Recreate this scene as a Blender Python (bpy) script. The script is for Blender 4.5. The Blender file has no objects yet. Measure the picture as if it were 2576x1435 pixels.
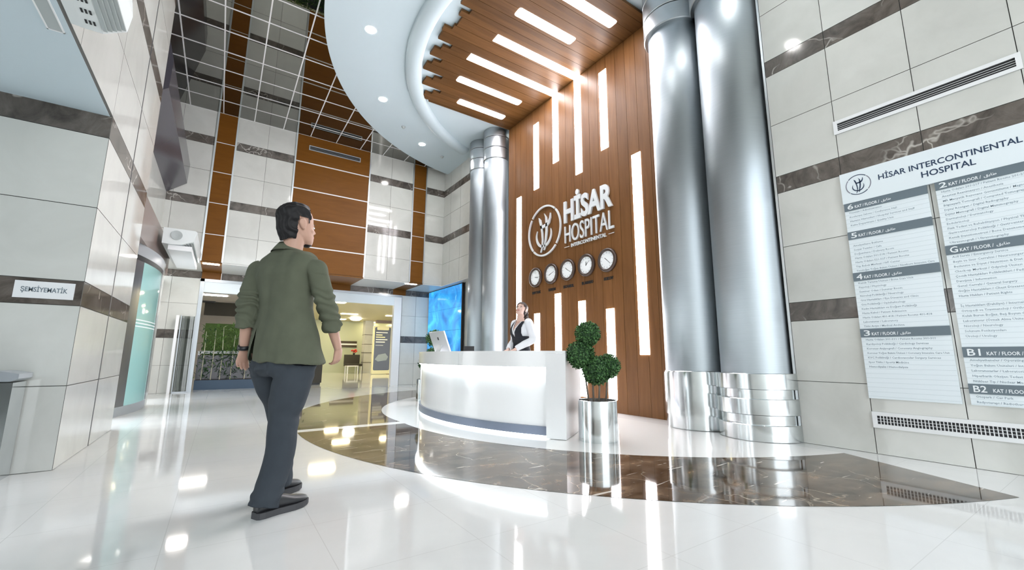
import bpy, bmesh, math, random
from mathutils import Vector, Matrix, noise
random.seed(7)
PI = math.pi
sc = bpy.context.scene
COL = sc.collection

# ------------------------------------------------------------------ camera, world, exposure
YAW, PIT, ROL = math.radians(34.0202), math.radians(9.4755), math.radians(0.2524)
CAMH = 0.9091
Fv = Vector((math.sin(YAW)*math.cos(PIT), math.cos(YAW)*math.cos(PIT), math.sin(PIT)))
Rv = Fv.cross(Vector((0, 0, 1))).normalized()
Uv = Rv.cross(Fv)
Rv, Uv = Rv*math.cos(ROL)+Uv*math.sin(ROL), -Rv*math.sin(ROL)+Uv*math.cos(ROL)
cd = bpy.data.cameras.new('camera')
cam = bpy.data.objects.new('camera', cd)
COL.objects.link(cam)
cam.matrix_world = Matrix(((Rv.x, Uv.x, -Fv.x, 0), (Rv.y, Uv.y, -Fv.y, 0), (Rv.z, Uv.z, -Fv.z, CAMH), (0, 0, 0, 1)))
cd.sensor_width = 36.0
cd.lens = 36.0*1073.2/2576
cd.clip_start = 0.05
sc.camera = cam
sc.view_settings.view_transform = 'Standard'
sc.view_settings.look = 'None'
sc.view_settings.gamma = 1.0
sc.view_settings.exposure = 1.1
sc.cycles.max_bounces = 7
sc.cycles.diffuse_bounces = 4
sc.cycles.glossy_bounces = 4
sc.cycles.transmission_bounces = 4
sc.cycles.transparent_max_bounces = 6
sc.cycles.caustics_reflective = False
sc.cycles.caustics_refractive = False
sc.cycles.sample_clamp_indirect = 6.0

w = bpy.data.worlds.new('world')
sc.world = w
w.use_nodes = True
nt = w.node_tree
bg = nt.nodes['Background']
tc = nt.nodes.new('ShaderNodeTexCoord')
sx = nt.nodes.new('ShaderNodeSeparateXYZ')
rp = nt.nodes.new('ShaderNodeValToRGB')
nt.links.new(tc.outputs['Generated'], sx.inputs[0])
nt.links.new(sx.outputs['Z'], rp.inputs[0])
rp.color_ramp.elements[0].color = (0.60, 0.63, 0.64, 1)
rp.color_ramp.elements[1].color = (0.86, 0.93, 1.0, 1)
rp.color_ramp.elements[1].position = 0.6
nt.links.new(rp.outputs[0], bg.inputs[0])
bg.inputs[1].default_value = 3.0

# ------------------------------------------------------------------ materials
def newmat(name):
    m = bpy.data.materials.new(name)
    m.use_nodes = True
    return m, m.node_tree, m.node_tree.nodes['Principled BSDF']
def setp(b, **k):
    nm = dict(col='Base Color', rough='Roughness', metal='Metallic', spec='Specular IOR Level', emit='Emission Color', es='Emission Strength',
              coat='Coat Weight', coatr='Coat Roughness', trans='Transmission Weight', ior='IOR', aniso='Anisotropic', alpha='Alpha', sheen='Sheen Weight')
    for a, v in k.items():
        if a in ('col', 'emit'): v = (*v, 1)
        b.inputs[nm[a]].default_value = v
def mat(name, col, rough=.5, metal=0, **k):
    m, t, b = newmat(name)
    setp(b, col=col, rough=rough, metal=metal, **k)
    return m
def emis(name, col, s):
    return mat(name, col, .6, emit=col, es=s)
def N(t, typ, **k):
    n = t.nodes.new(typ)
    for a, v in k.items(): setattr(n, a, v)
    return n
def ramp(t, fac, stops):
    r = N(t, 'ShaderNodeValToRGB')
    e = r.color_ramp.elements
    while len(e) < len(stops): e.new(0.5)
    for i, (p, c) in enumerate(stops):
        e[i].position = p
        e[i].color = (*c, 1)
    t.links.new(fac, r.inputs[0])
    return r.outputs[0]
def coords(t, scale=(1, 1, 1)):
    c = N(t, 'ShaderNodeTexCoord')
    mp = N(t, 'ShaderNodeMapping')
    mp.inputs['Scale'].default_value = scale
    t.links.new(c.outputs['Object'], mp.inputs[0])
    return mp.outputs[0]
def noise_tex(t, vec, scale, detail=4, rough=.5, dist=0):
    n = N(t, 'ShaderNodeTexNoise')
    n.inputs['Scale'].default_value = scale
    n.inputs['Detail'].default_value = detail
    n.inputs['Roughness'].default_value = rough
    n.inputs['Distortion'].default_value = dist
    t.links.new(vec, n.inputs['Vector'])
    return n.outputs['Fac']
def mixc(t, fac, a, b, typ='MIX'):
    n = N(t, 'ShaderNodeMix', data_type='RGBA', blend_type=typ)
    for i, v in ((0, fac), (6, a), (7, b)):
        if hasattr(v, 'links') or hasattr(v, 'is_linked'): t.links.new(v, n.inputs[i])
        elif i == 0: n.inputs[0].default_value = v
        else: n.inputs[i].default_value = (*v, 1)
    return n.outputs[2]
def island(t):
    return N(t, 'ShaderNodeNewGeometry').outputs['Random Per Island']

def tile_mat(name, a, b, rough, spec=.5):
    m, t, p = newmat(name)
    v = coords(t)
    f = noise_tex(t, v, 1.6, 5, .6, .6)
    c = ramp(t, f, [(.3, a), (.7, b)])
    g = ramp(t, island(t), [(0, (.94, .94, .94)), (1, (1.0, 1.0, 1.0))])
    t.links.new(mixc(t, 1.0, c, g, 'MULTIPLY'), p.inputs['Base Color'])
    setp(p, rough=rough, spec=spec)
    return m
def marble_mat(name, rough, dark, mid, vein, vs=2.2):
    m, t, p = newmat(name)
    v = coords(t)
    f = noise_tex(t, v, 3.0, 7, .65, 1.2)
    c = ramp(t, f, [(.32, dark), (.72, mid)])
    n2 = N(t, 'ShaderNodeTexNoise'); n2.inputs['Scale'].default_value = 2.4; n2.inputs['Detail'].default_value = 3
    t.links.new(v, n2.inputs['Vector'])
    vm = N(t, 'ShaderNodeVectorMath', operation='MULTIPLY_ADD')
    vm.inputs[1].default_value = (.55, .55, .55)
    t.links.new(n2.outputs['Color'], vm.inputs[0]); t.links.new(v, vm.inputs[2])
    vo = N(t, 'ShaderNodeTexVoronoi', feature='DISTANCE_TO_EDGE')
    vo.inputs['Scale'].default_value = vs
    t.links.new(vm.outputs[0], vo.inputs['Vector'])
    e = ramp(t, vo.outputs['Distance'], [(0.0, (1, 1, 1)), (.022, (0, 0, 0))])
    k = ramp(t, noise_tex(t, v, 1.7, 2), [(.46, (0, 0, 0)), (.62, (1, 1, 1))])
    fac = mixc(t, 1.0, e, k, 'MULTIPLY')
    t.links.new(mixc(t, fac, c, vein), p.inputs['Base Color'])
    setp(p, rough=rough)
    return m
def wood_mat(name, a, b, scale, rough, lo=.82, spec=.5):
    m, t, p = newmat(name)
    v = coords(t, scale)
    f = noise_tex(t, v, 1.0, 6, .6, .8)
    c = ramp(t, f, [(.3, a), (.7, b)])
    g = ramp(t, island(t), [(0, (lo, lo, lo)), (1, (1.05, 1.05, 1.05))])
    t.links.new(mixc(t, 1.0, c, g, 'MULTIPLY'), p.inputs['Base Color'])
    setp(p, rough=rough, spec=spec)
    return m
def fabric_mat(name, col, rough=.85, sc_=260, amt=.18, big=.25):
    m, t, p = newmat(name)
    v = coords(t)
    d = tuple(x*(1-big) for x in col)
    c = ramp(t, noise_tex(t, v, 9, 4), [(.3, d), (.7, col)])
    t.links.new(c, p.inputs['Base Color'])
    bp = N(t, 'ShaderNodeBump'); bp.inputs['Strength'].default_value = amt; bp.inputs['Distance'].default_value = .002
    t.links.new(noise_tex(t, v, sc_, 2), bp.inputs['Height'])
    t.links.new(bp.outputs[0], p.inputs['Normal'])
    setp(p, rough=rough, spec=.25)
    return m
def steel_mat(name, col, rough, aniso, streak=(1, 1, 60)):
    m, t, p = newmat(name)
    v = coords(t, streak)
    f = noise_tex(t, v, 4.0, 3)
    c = ramp(t, f, [(.3, tuple(x*.93 for x in col)), (.7, col)])
    t.links.new(c, p.inputs['Base Color'])
    setp(p, rough=rough, metal=1, aniso=abs(aniso))
    if aniso < 0: p.inputs['Anisotropic Rotation'].default_value = .25
    tg = N(t, 'ShaderNodeTangent', direction_type='RADIAL', axis='Z')
    t.links.new(tg.outputs[0], p.inputs['Tangent'])
    return m
def glass_mat(name, tint, refl=.12, rough=.0):
    m, t, p = newmat(name)
    t.nodes.remove(p)
    o = t.nodes['Material Output']
    tr = N(t, 'ShaderNodeBsdfTransparent'); tr.inputs[0].default_value = (*tint, 1)
    gl = N(t, 'ShaderNodeBsdfGlossy'); gl.inputs['Roughness'].default_value = rough
    fr = N(t, 'ShaderNodeFresnel'); fr.inputs[0].default_value = 1.5
    ad = N(t, 'ShaderNodeMath', operation='ADD'); ad.inputs[1].default_value = refl
    mx = N(t, 'ShaderNodeMixShader')
    t.links.new(fr.outputs[0], ad.inputs[0]); t.links.new(ad.outputs[0], mx.inputs[0])
    t.links.new(tr.outputs[0], mx.inputs[1]); t.links.new(gl.outputs[0], mx.inputs[2])
    t.links.new(mx.outputs[0], o.inputs[0])
    return m

M = {}
M['tile'] = tile_mat('cream_tile', (.585, .59, .555), (.665, .67, .635), .065)
M['band'] = marble_mat('brown_marble', .10, (.050, .042, .036), (.19, .165, .145), (.50, .47, .43))
M['joint'] = mat('joint_dark', (.16, .16, .15), .8)
M['darkjoint'] = mat('joint_metal', (.10, .10, .11), .4, .6)
M['inlay'] = marble_mat('floor_marble', .045, (.032, .024, .019), (.20, .15, .11), (.34, .31, .27), 2.6)
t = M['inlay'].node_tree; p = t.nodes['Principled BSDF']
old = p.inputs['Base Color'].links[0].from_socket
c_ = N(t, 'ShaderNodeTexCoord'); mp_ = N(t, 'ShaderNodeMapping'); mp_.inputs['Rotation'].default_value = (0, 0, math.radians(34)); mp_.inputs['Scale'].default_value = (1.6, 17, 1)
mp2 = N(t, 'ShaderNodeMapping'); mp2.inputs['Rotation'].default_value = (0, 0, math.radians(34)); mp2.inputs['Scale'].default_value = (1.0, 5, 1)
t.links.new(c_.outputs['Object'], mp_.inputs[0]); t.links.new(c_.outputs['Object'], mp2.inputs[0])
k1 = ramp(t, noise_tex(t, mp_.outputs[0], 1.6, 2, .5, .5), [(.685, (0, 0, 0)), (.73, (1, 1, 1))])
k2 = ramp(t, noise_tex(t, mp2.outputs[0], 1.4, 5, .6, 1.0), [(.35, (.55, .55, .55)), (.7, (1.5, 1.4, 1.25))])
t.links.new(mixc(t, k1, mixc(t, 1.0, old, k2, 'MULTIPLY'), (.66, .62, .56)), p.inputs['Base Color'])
M['white'] = mat('white_paint', (.80, .81, .82), .45)
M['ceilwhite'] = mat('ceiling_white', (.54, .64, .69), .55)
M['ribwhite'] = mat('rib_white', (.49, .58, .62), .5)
M['gloss_white'] = mat('desk_white', (.86, .87, .88), .18, coat=.4, coatr=.05)
M['kick'] = mat('desk_kick', (.17, .20, .27), .35, .4)
M['led'] = emis('led_white', (1.0, .97, 1.0), 15.0)
M['ledsoft'] = emis('led_soft', (.90, .97, 1.0), 15.0)
M['down'] = emis('downlight_glow', (1, .98, .94), 120.0)
M['warm'] = emis('warm_light', (1, .84, .50), 22.0)
M['warmw'] = emis('warm_white_light', (1, .95, .88), 14.0)
M['soffitled'] = emis('soffit_led', (1, .97, .92), 60.0)
M['woodwall'] = wood_mat('wood_wall', (.135, .056, .016), (.19, .085, .028), (14, 14, 1.1), .40, .85, .22)
M['woodceil'] = wood_mat('wood_canopy', (.095, .042, .012), (.142, .066, .022), (1.1, 14, 14), .42, .72, .15)
M['orange'] = wood_mat('orange_wood', (.145, .053, .005), (.18, .069, .008), (1.2, 8, 8), .40, .95, .18)
M['groove'] = mat('groove_dark', (.05, .028, .014), .7)
M['steel'] = steel_mat('brushed_steel', (.40, .44, .47), .36, .9)
M['steelb'] = steel_mat('polished_steel', (.66, .69, .70), .16, .3, (2, 2, 2))
M['steelcap'] = steel_mat('satin_steel', (.46, .49, .51), .33, .5)
M['planter'] = steel_mat('planter_steel', (.78, .82, .83), .13, .2, (1, 1, 1))
M['alu'] = mat('aluminium', (.62, .65, .67), .3, .9)
M['frame'] = mat('grey_frame', (.42, .45, .48), .35, .5)
M['dark'] = mat('dark_plastic', (.012, .013, .015), .4)
M['vent'] = mat('vent_black', (.010, .010, .012), .6)
M['mirror'] = mat('mirror_ceiling', (.245, .245, .225), .015, 1.0)
M['gridw'] = mat('grid_white', (.78, .78, .78), .4)
M['green1'] = mat('leaf_green', (.075, .19, .055), .6)
M['green2'] = mat('leaf_dark', (.018, .060, .018), .7)
M['trunk'] = mat('trunk_grey', (.19, .16, .13), .8)
M['soil'] = mat('soil', (.03, .022, .016), .9)
M['navy'] = mat('navy_text', (.012, .035, .085), .5)
M['redgrey'] = mat('logo_grey', (.20, .20, .25), .5)
M['slate'] = mat('slate_bar', (.135, .175, .205), .45)
M['signwhite'] = mat('sign_white', (.76, .83, .87), .35)
M['rowline'] = mat('row_line', (.42, .50, .54), .6)
M['rowtext'] = mat('row_text', (.22, .29, .34), .6)
M['textwhite'] = mat('text_white', (.82, .86, .88), .5)
M['letter'] = mat('letter_steel', (.84, .88, .90), .30, .35)
M['letterside'] = mat('letter_side', (.50, .53, .55), .35, .8)
M['clockrim'] = mat('clock_rim', (.045, .026, .018), .3)
M['clockface'] = mat('clock_face', (.82, .85, .86), .4)
M['black'] = mat('black', (.006, .006, .007), .5)
M['acwhite'] = mat('ac_white', (.70, .74, .74), .4)
M['acgrey'] = mat('ac_grey', (.40, .44, .44), .5)
m, t, p = newmat('door_glass')
setp(p, col=(.42, .66, .64), rough=.06, spec=.45)
tr = N(t, 'ShaderNodeBsdfTransparent'); tr.inputs[0].default_value = (.72, .95, .93, 1)
mx = N(t, 'ShaderNodeMixShader'); mx.inputs[0].default_value = .72
t.links.new(tr.outputs[0], mx.inputs[1]); t.links.new(p.outputs[0], mx.inputs[2]); t.links.new(mx.outputs[0], t.nodes['Material Output'].inputs[0])
M['tealglass'] = m
M['greyglass'] = glass_mat('grey_glass', (.62, .64, .62), .05)
M['doorpost'] = mat('door_post', (.16, .17, .19), .25, .6)
M['brownpanel'] = mat('brown_panel', (.22, .16, .14), .25)
M['darkpanel'] = mat('dark_panel', (.060, .056, .070), .18)
M['soffit'] = mat('soffit_grey', (.62, .62, .59), .3)
M['bluebox'] = mat('planter_blue', (.030, .062, .105), .45)
M['cream'] = mat('corridor_cream', (.62, .56, .36), .45)
M['corrgrey'] = mat('corridor_grey', (.50, .47, .46), .6)
M['corrgreen'] = mat('corridor_green', (.46, .50, .38), .6)
M['brownsign'] = mat('brown_sign', (.05, .035, .02), .5)
M['sofa'] = mat('sofa_dark', (.045, .040, .030), .7)
M['red'] = mat('flower_red', (.55, .05, .03), .6)
M['door'] = mat('door_brown', (.33, .20, .11), .5)
M['yellow'] = mat('stand_yellow', (.86, .82, .52), .4)
M['bamboo'] = mat('bamboo_cane', (.50, .48, .36), .6)
M['fern'] = mat('fern_green', (.10, .20, .04), .6)
M['mosswall'] = mat('moss_panel', (.06, .11, .018), .8)

# floor: polished cream tiles with thin joints on a 0.655 m grid
m, t, p = newmat('floor_tile')
v = coords(t)
c = ramp(t, noise_tex(t, v, .9, 6, .6, .8), [(.3, (.67, .675, .66)), (.7, (.74, .745, .73))])
sp = N(t, 'ShaderNodeSeparateXYZ'); t.links.new(v, sp.inputs[0])
masks = []
for ax, off in (('X', -.145), ('Y', 3.33)):
    a = N(t, 'ShaderNodeMath', operation='SUBTRACT'); a.inputs[1].default_value = off - .655*20
    t.links.new(sp.outputs[ax], a.inputs[0])
    d = N(t, 'ShaderNodeMath', operation='MODULO'); d.inputs[1].default_value = .655
    t.links.new(a.outputs[0], d.inputs[0])
    l = N(t, 'ShaderNodeMath', operation='LESS_THAN'); l.inputs[1].default_value = .004
    t.links.new(d.outputs[0], l.inputs[0])
    masks.append(l.outputs[0])
mx = N(t, 'ShaderNodeMath', operation='MAXIMUM'); t.links.new(masks[0], mx.inputs[0]); t.links.new(masks[1], mx.inputs[1])
t.links.new(mixc(t, mx.outputs[0], c, (.60, .60, .585)), p.inputs['Base Color'])
setp(p, rough=.055, spec=.55)
M['floor'] = m
M['whitefloor'] = mat('floor_white', (.76, .76, .74), .06)

# ------------------------------------------------------------------ mesh builder
ORIG = {}
class MB:
    def __init__(s): s.v = []; s.f = []; s.m = []
    def add(s, vs, fs, mi=0):
        o = len(s.v)
        s.v += [Vector(x) for x in vs]
        s.f += [tuple(i+o for i in f) for f in fs]
        s.m += [mi]*len(fs)
        return s
    def box(s, a, b, mi=0):
        x0, y0, z0 = (min(a[i], b[i]) for i in range(3)); x1, y1, z1 = (max(a[i], b[i]) for i in range(3))
        return s.add([(x0,y0,z0),(x1,y0,z0),(x1,y1,z0),(x0,y1,z0),(x0,y0,z1),(x1,y0,z1),(x1,y1,z1),(x0,y1,z1)],
                     [(0,3,2,1),(4,5,6,7),(0,1,5,4),(1,2,6,5),(2,3,7,6),(3,0,4,7)], mi)
    def obox(s, c, ax, half, mi=0):
        c = Vector(c); X, Y, Z = (Vector(a)*h for a, h in zip(ax, half))
        vs = [c+X*i+Y*j+Z*k for k in (-1, 1) for i, j in ((-1,-1),(1,-1),(1,1),(-1,1))]
        return s.add(vs, [(0,3,2,1),(4,5,6,7),(0,1,5,4),(1,2,6,5),(2,3,7,6),(3,0,4,7)], mi)
    def prism(s, poly, d, mi=0, side=None):
        poly = [Vector(p) for p in poly]; d = Vector(d); n = len(poly)
        s.add(poly+[p+d for p in poly], [tuple(range(n-1, -1, -1)), tuple(range(n, 2*n))], mi)
        o = len(s.v)-2*n
        for i in range(n):
            j = (i+1) % n
            s.f.append((o+i, o+j, o+n+j, o+n+i)); s.m.append(mi if side is None else side)
        return s
    def rings(s, R, mi=0, cap=True, closed=False):
        n = len(R[0]); o = len(s.v)
        for r in R: s.v += [Vector(p) for p in r]
        k = len(R)
        for i in range(k if closed else k-1):
            a, b = o+i*n, o+((i+1) % k)*n
            for j in range(n):
                q = (j+1) % n
                s.f.append((a+j, a+q, b+q, b+j)); s.m.append(mi)
        if cap and not closed:
            s.f.append(tuple(range(o+n-1, o-1, -1))); s.m.append(mi)
            s.f.append(tuple(range(o+(k-1)*n, o+k*n))); s.m.append(mi)
        return s
    def lathe(s, c, prof, seg=48, mi=0, cap=True):
        return s.rings([[(c[0]+r*math.cos(2*PI*j/seg), c[1]+r*math.sin(2*PI*j/seg), c[2]+z) for j in range(seg)] for r, z in prof], mi, cap)
    def tube(s, pts, rad, seg=10, mi=0, cap=True):
        pts = [Vector(p) for p in pts]; R = []; up = None
        for i, p in enumerate(pts):
            d = (pts[min(i+1, len(pts)-1)]-pts[max(i-1, 0)]).normalized()
            if up is None: up = Vector((1, 0, 0)) if abs(d.x) < .8 else Vector((0, 1, 0))
            a = (up-d*up.dot(d)).normalized(); b = d.cross(a); up = a
            r = rad[i] if isinstance(rad, (list, tuple)) else rad
            ra, rb = r if isinstance(r, (list, tuple)) else (r, r)
            R.append([p+a*ra*math.cos(2*PI*j/seg)+b*rb*math.sin(2*PI*j/seg) for j in range(seg)])
        return s.rings(R, mi, cap)
    def ball(s, c, r, u=16, v=10, mi=0):
        if not isinstance(r, (list, tuple)): r = (r, r, r)
        R = []
        for i in range(v+1):
            t = PI*(i/v); t = min(max(t, .02), PI-.02)
            R.append([(c[0]+r[0]*math.sin(t)*math.cos(2*PI*j/u), c[1]+r[1]*math.sin(t)*math.sin(2*PI*j/u), c[2]-r[2]*math.cos(t)) for j in range(u)])
        return s.rings(R, mi)
    def xf(s, mt):
        s.v = [mt @ v for v in s.v]; return s
    def merge(s, o, off=0):
        return s.add(o.v, o.f, 0) if off is None else s._m(o, off)
    def _m(s, o, off):
        k = len(s.v); s.v += o.v; s.f += [tuple(i+k for i in f) for f in o.f]; s.m += [x+off for x in o.m]; return s
    def build(s, name, mats, parent=None, smooth=False, origin=None, autos=None):
        if parent is not None: org = ORIG[parent.name]
        elif origin is not None: org = Vector(origin)
        else: org = Vector((0, 0, 0))
        me = bpy.data.meshes.new(name)
        me.from_pydata([v-org for v in s.v], [], s.f)
        if not isinstance(mats, (list, tuple)): mats = [mats]
        for x in mats: me.materials.append(M[x] if isinstance(x, str) else x)
        me.polygons.foreach_set('material_index', s.m)
        if smooth: me.polygons.foreach_set('use_smooth', [True]*len(me.polygons))
        me.update()
        o = bpy.data.objects.new(name, me); COL.objects.link(o)
        if autos is not None:
            bm = bmesh.new(); bm.from_mesh(me)
            for e in bm.edges:
                if len(e.link_faces) == 2 and e.calc_face_angle(0) > math.radians(autos): e.smooth = False
            for f in bm.faces: f.smooth = True
            bm.to_mesh(me); bm.free()
        if parent is not None: o.parent = parent
        else: o.location = org
        ORIG[o.name] = org
        return o
def tag(o, label=None, cat=None, group=None, kind=None):
    for k, v in (('label', label), ('category', cat), ('group', group), ('kind', kind)):
        if v: o[k] = v
    return o
def empty(name, loc, label, cat, group=None, kind=None):
    o = bpy.data.objects.new(name, None); COL.objects.link(o); o.location = loc; o.empty_display_size = .1
    ORIG[o.name] = Vector(loc)
    return tag(o, label, cat, group, kind)
def struct(mb, name, mats, **k):
    return tag(mb.build(name, mats, **k), kind='structure')

def text_mb(txt, size, org, R, U, Nn, ext=.002, bold=0.0, align='LEFT', mi=0, fit=None, res=2, width=None, shear=0):
    cu = bpy.data.curves.new('t', 'FONT')
    cu.body = txt; cu.size = size; cu.extrude = ext; cu.offset = bold; cu.resolution_u = res; cu.align_x = align; cu.shear = shear
    ob = bpy.data.objects.new('t', cu); COL.objects.link(ob)
    bpy.context.view_layer.update()
    me = ob.evaluated_get(bpy.context.evaluated_depsgraph_get()).to_mesh()
    vs = [v.co.copy() for v in me.vertices]; fs = [tuple(p.vertices) for p in me.polygons]
    ob.evaluated_get(bpy.context.evaluated_depsgraph_get()).to_mesh_clear()
    bpy.data.objects.remove(ob); bpy.data.curves.remove(cu)
    if fit and vs:
        x0 = min(v.x for v in vs); x1 = max(v.x for v in vs); y0 = min(v.y for v in vs); y1 = max(v.y for v in vs)
        fw, fh = fit
        for v in vs:
            v.x = (v.x-x0)*(fw/(x1-x0)) if fw else v.x
            if fh: v.y = (v.y-y0)*fh/(y1-y0)
    if width and vs:
        x1 = max(v.x for v in vs)
        if x1 > width:
            for v in vs: v.x *= width/x1
    org, R, U, Nn = Vector(org), Vector(R), Vector(U), Vector(Nn)
    b = MB(); b.add([org+R*v.x+U*v.y+Nn*v.z for v in vs], fs, mi)
    return b

# rows of the stone cladding
TT, BB = .655, .209
ROWS = []
z = 0
for k in 'ttbttbttbttbt':
    h = TT if k == 't' else BB
    ROWS.append((z, z+h, 0 if k == 't' else 1)); z += h
CEIL = z     # 6.731
def cladding(mb, org, R, U, Nn, us, rows, gap=.003, dep=.012, mats=(0, 1, 2)):
    org, R, U, Nn = Vector(org), Vector(R), Vector(U), Vector(Nn)
    v0, v1 = min(r[0] for r in rows), max(r[1] for r in rows)
    ia, ib = us[0]+.016, us[-1]-.016
    q = [org+R*u+U*v-Nn*dep for u, v in ((ia, v0), (ib, v0), (ib, v1), (ia, v1))]
    mb.prism(q, -Nn*.06, mats[2])
    for a, b in zip(us[:-1], us[1:]):
        for z0, z1, mi in rows:
            mb.prism([org+R*(u)+U*(v) for u, v in ((a+gap, z0+gap), (b-gap, z0+gap), (b-gap, z1-gap), (a+gap, z1-gap))], -Nn*(dep+.001), mats[mi], mats[2])
    return mb
X3, Y3, Z3 = Vector((1, 0, 0)), Vector((0, 1, 0)), Vector((0, 0, 1))
CLM = ['tile', 'band', 'joint']

# ------------------------------------------------------------------ floor
CX, CY = 6.62, 5.90
b = MB(); b.prism([(-9, -6, 0), (12, -6, 0), (12, 13.40, 0), (-9, 13.40, 0)], (0, 0, -.1))
struct(b, 'floor', 'floor')
def arc(c, r, a0, a1, n):
    return [(c[0]+r*math.cos(a0+(a1-a0)*i/n), c[1]+r*math.sin(a0+(a1-a0)*i/n)) for i in range(n+1)]
def half_inlay(sg):
    # lower half (sg=-1) traced as two arcs and mirrored about the axis
    ax = 5.90
    outer = []
    co, ro = (6.174, 5.663), 5.326
    ci, ri = (6.12, 5.60), 3.955
    y0 = ax-.092
    a0 = PI+math.asin((co[1]-y0)/ro); a1 = PI+math.asin((co[1]-.615)/ro)
    po = arc(co, ro, a0, a1, 40)
    b0 = PI+math.asin((ci[1]-y0)/ri); b1 = PI+math.asin((ci[1]-1.786)/ri)
    pi_ = arc(ci, ri, b0, b1, 40)
    if sg > 0:
        po = [(x, 2*ax-y) for x, y in po]; pi_ = [(x, 2*ax-y) for x, y in pi_]
    return po, pi_
b = MB()
for sg in (-1, 1):
    po, pi_ = half_inlay(sg)
    n = len(po)
    vs = [(x, y, .002) for x, y in po]+[(x, y, .002) for x, y in pi_]
    fs = [(i, i+1, n+i+1, n+i) for i in range(n-1)]
    if sg < 0: fs = [f for f in fs]
    else: fs = [tuple(reversed(f)) for f in fs]
    b.add(vs, fs)
struct(b, 'trim_1', 'inlay')
b = MB()
po, pi_ = half_inlay(-1)
loop = [(x, y, .001) for x, y in pi_]+[(x, 11.8-y, .001) for x, y in reversed(pi_)]
b.add(loop, [tuple(range(len(loop)))])
b.add([(.79, 5.808, .0015), (2.2, 5.808, .0015), (2.2, 5.992, .0015), (.79, 5.992, .0015)], [(0, 1, 2, 3)])
struct(b, 'trim_2', 'whitefloor')

# ------------------------------------------------------------------ walls
XR = 5.316
b = MB()
us = [-2.235+.642*i for i in range(12)]
us[1:4] = [-1.60, -.945, -.29]
us[4:] = [.365+.655*i for i in range(8)]
cladding(b, (XR, 0, 0), -Y3, Z3, -X3, us, ROWS)
struct(b, 'wall_right', CLM)
b = MB(); b.box((XR-.006, 2.235, 0), (XR+.14, 2.262, 6.57)); struct(b, 'trim_3', 'alu')
# block behind the right-hand columns
b = MB(); b.box((5.84, 2.0, 0), (5.95, 4.2, 6.57)); b.box((5.47, 2.10, 0), (5.84, 2.2, 6.57)); struct(b, 'wall_right_return', 'tile')

YU, YB = 11.909, 13.315
XS = 5.43
# upper back wall: cladding zones between the orange panels
upper = [r for r in ROWS if r[0] > 3.0]
OR = [(-.572, -.161), (1.15, 3.081), (4.398, 4.817)]
b = MB()
for us in ([-1.6, -1.23, -.572], [-.161, .508, 1.15], [3.081, 3.72, 4.398], [4.817, XS+.02]):
    cladding(b, (0, YU, 0), X3, Z3, -Y3, us, upper)
struct(b, 'wall_back', CLM)
# soffit under it
Z6 = ROWS[5][1]     # 3.038
b = MB()
def soff(x0, x1, mi): b.box((x0, YU+.07, Z6-.03), (x1, YB+.02, Z6+.05), mi); b.box((x0, YU-.0, Z6-.03), (x1, YU+.07, Z6), mi)
ed = [-1.6, -.572, -.161, 1.15, 3.081, 4.398, 4.817, 5.66]
for i in range(7): soff(ed[i], ed[i+1], 1 if i in (1, 3, 5) else 0)
struct(b, 'ceiling_soffit', ['soffit', 'orange'])
# recessed lower back wall round the opening
low = [r for r in ROWS if r[1] < 3.1]
b = MB()
cladding(b, (0, YB, 0), X3, Z3, -Y3, [-1.6, -1.16, -.585], low)
cladding(b, (0, YB, 0), X3, Z3, -Y3, [4.71, 5.18, 5.69], low)
topband = [low[-1]]
for us in ([-.161, 1.15], [3.081, 4.398]): cladding(b, (0, YB, 0), X3, Z3, -Y3, us, topband)
for x0, x1 in OR: b.box((x0, YB-.005, topband[0][0]), (x1, YB+.06, topband[0][1]), 3)
cladding(b, (0, YB, 0), X3, Z3, -Y3, [-.585, -.572], topband); cladding(b, (0, YB, 0), X3, Z3, -Y3, [4.817, 4.83], topband)
struct(b, 'wall_back_lower', CLM+['orange'])

# side wall right of the back wall (upper, then set back below for the screens)
b = MB()
cladding(b, (XS, 0, 0), -Y3, Z3, -X3, [-YU, -11.41, -10.76, -10.1, -9.84], upper)
struct(b, 'wall_side', CLM)
b = MB(); b.box((XS, 9.84, Z6-.03), (5.80, YU, Z6)); struct(b, 'ceiling_soffit_side', 'soffit')
b = MB(); b.box((5.70, 9.84, 0), (5.80, YB+.05, Z6-.031)); b.box((5.95, 8.0, 0), (6.05, 9.9, 6.57)); struct(b, 'wall_side_lower', 'tile')

# left pier, its polished side face and the bulkhead above the entrance
XP, YP = -1.011, 4.996
b = MB()
cladding(b, (0, YP, 0), X3, Z3, -Y3, [-6.0, -4.6, -3.4, -2.2, XP], low)
cladding(b, (XP, 0, 0), Y3, Z3, X3, [YP, 6.10], low)
cladding(b, (XP, 0, 0), Y3, Z3, X3, [6.125, 7.22], low)
b.box((XP-.03, 6.10, 0), (XP+.002, 6.125, CEIL), 3)
for us in ([-5.5, -4.3, -3.1, -1.9, -.7, .5, 1.6, 2.8, 3.9, YP], [YP, 6.10], [6.125, 7.22]): cladding(b, (XP, 0, 0), Y3, Z3, X3, us, upper)
b.box((XP-.30, 7.16, 0), (XP-.075, 7.22, CEIL), 0)
struct(b, 'wall_left', CLM+['darkjoint'])
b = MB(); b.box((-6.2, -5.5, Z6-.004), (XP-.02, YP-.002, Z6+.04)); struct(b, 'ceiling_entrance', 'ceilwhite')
b = MB(); b.box((-6.2, -5.6, 0), (XP, -5.5, Z6)); b.box((-6.2, -5.5, 0), (-6.1, 2.4, Z6)); b.box((-1.2, -5.5, 0), (-1.1, 1.4, Z6)); struct(b, 'wall_shade_left', 'tile')  # unseen walls added to keep daylight off the left pier
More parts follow.
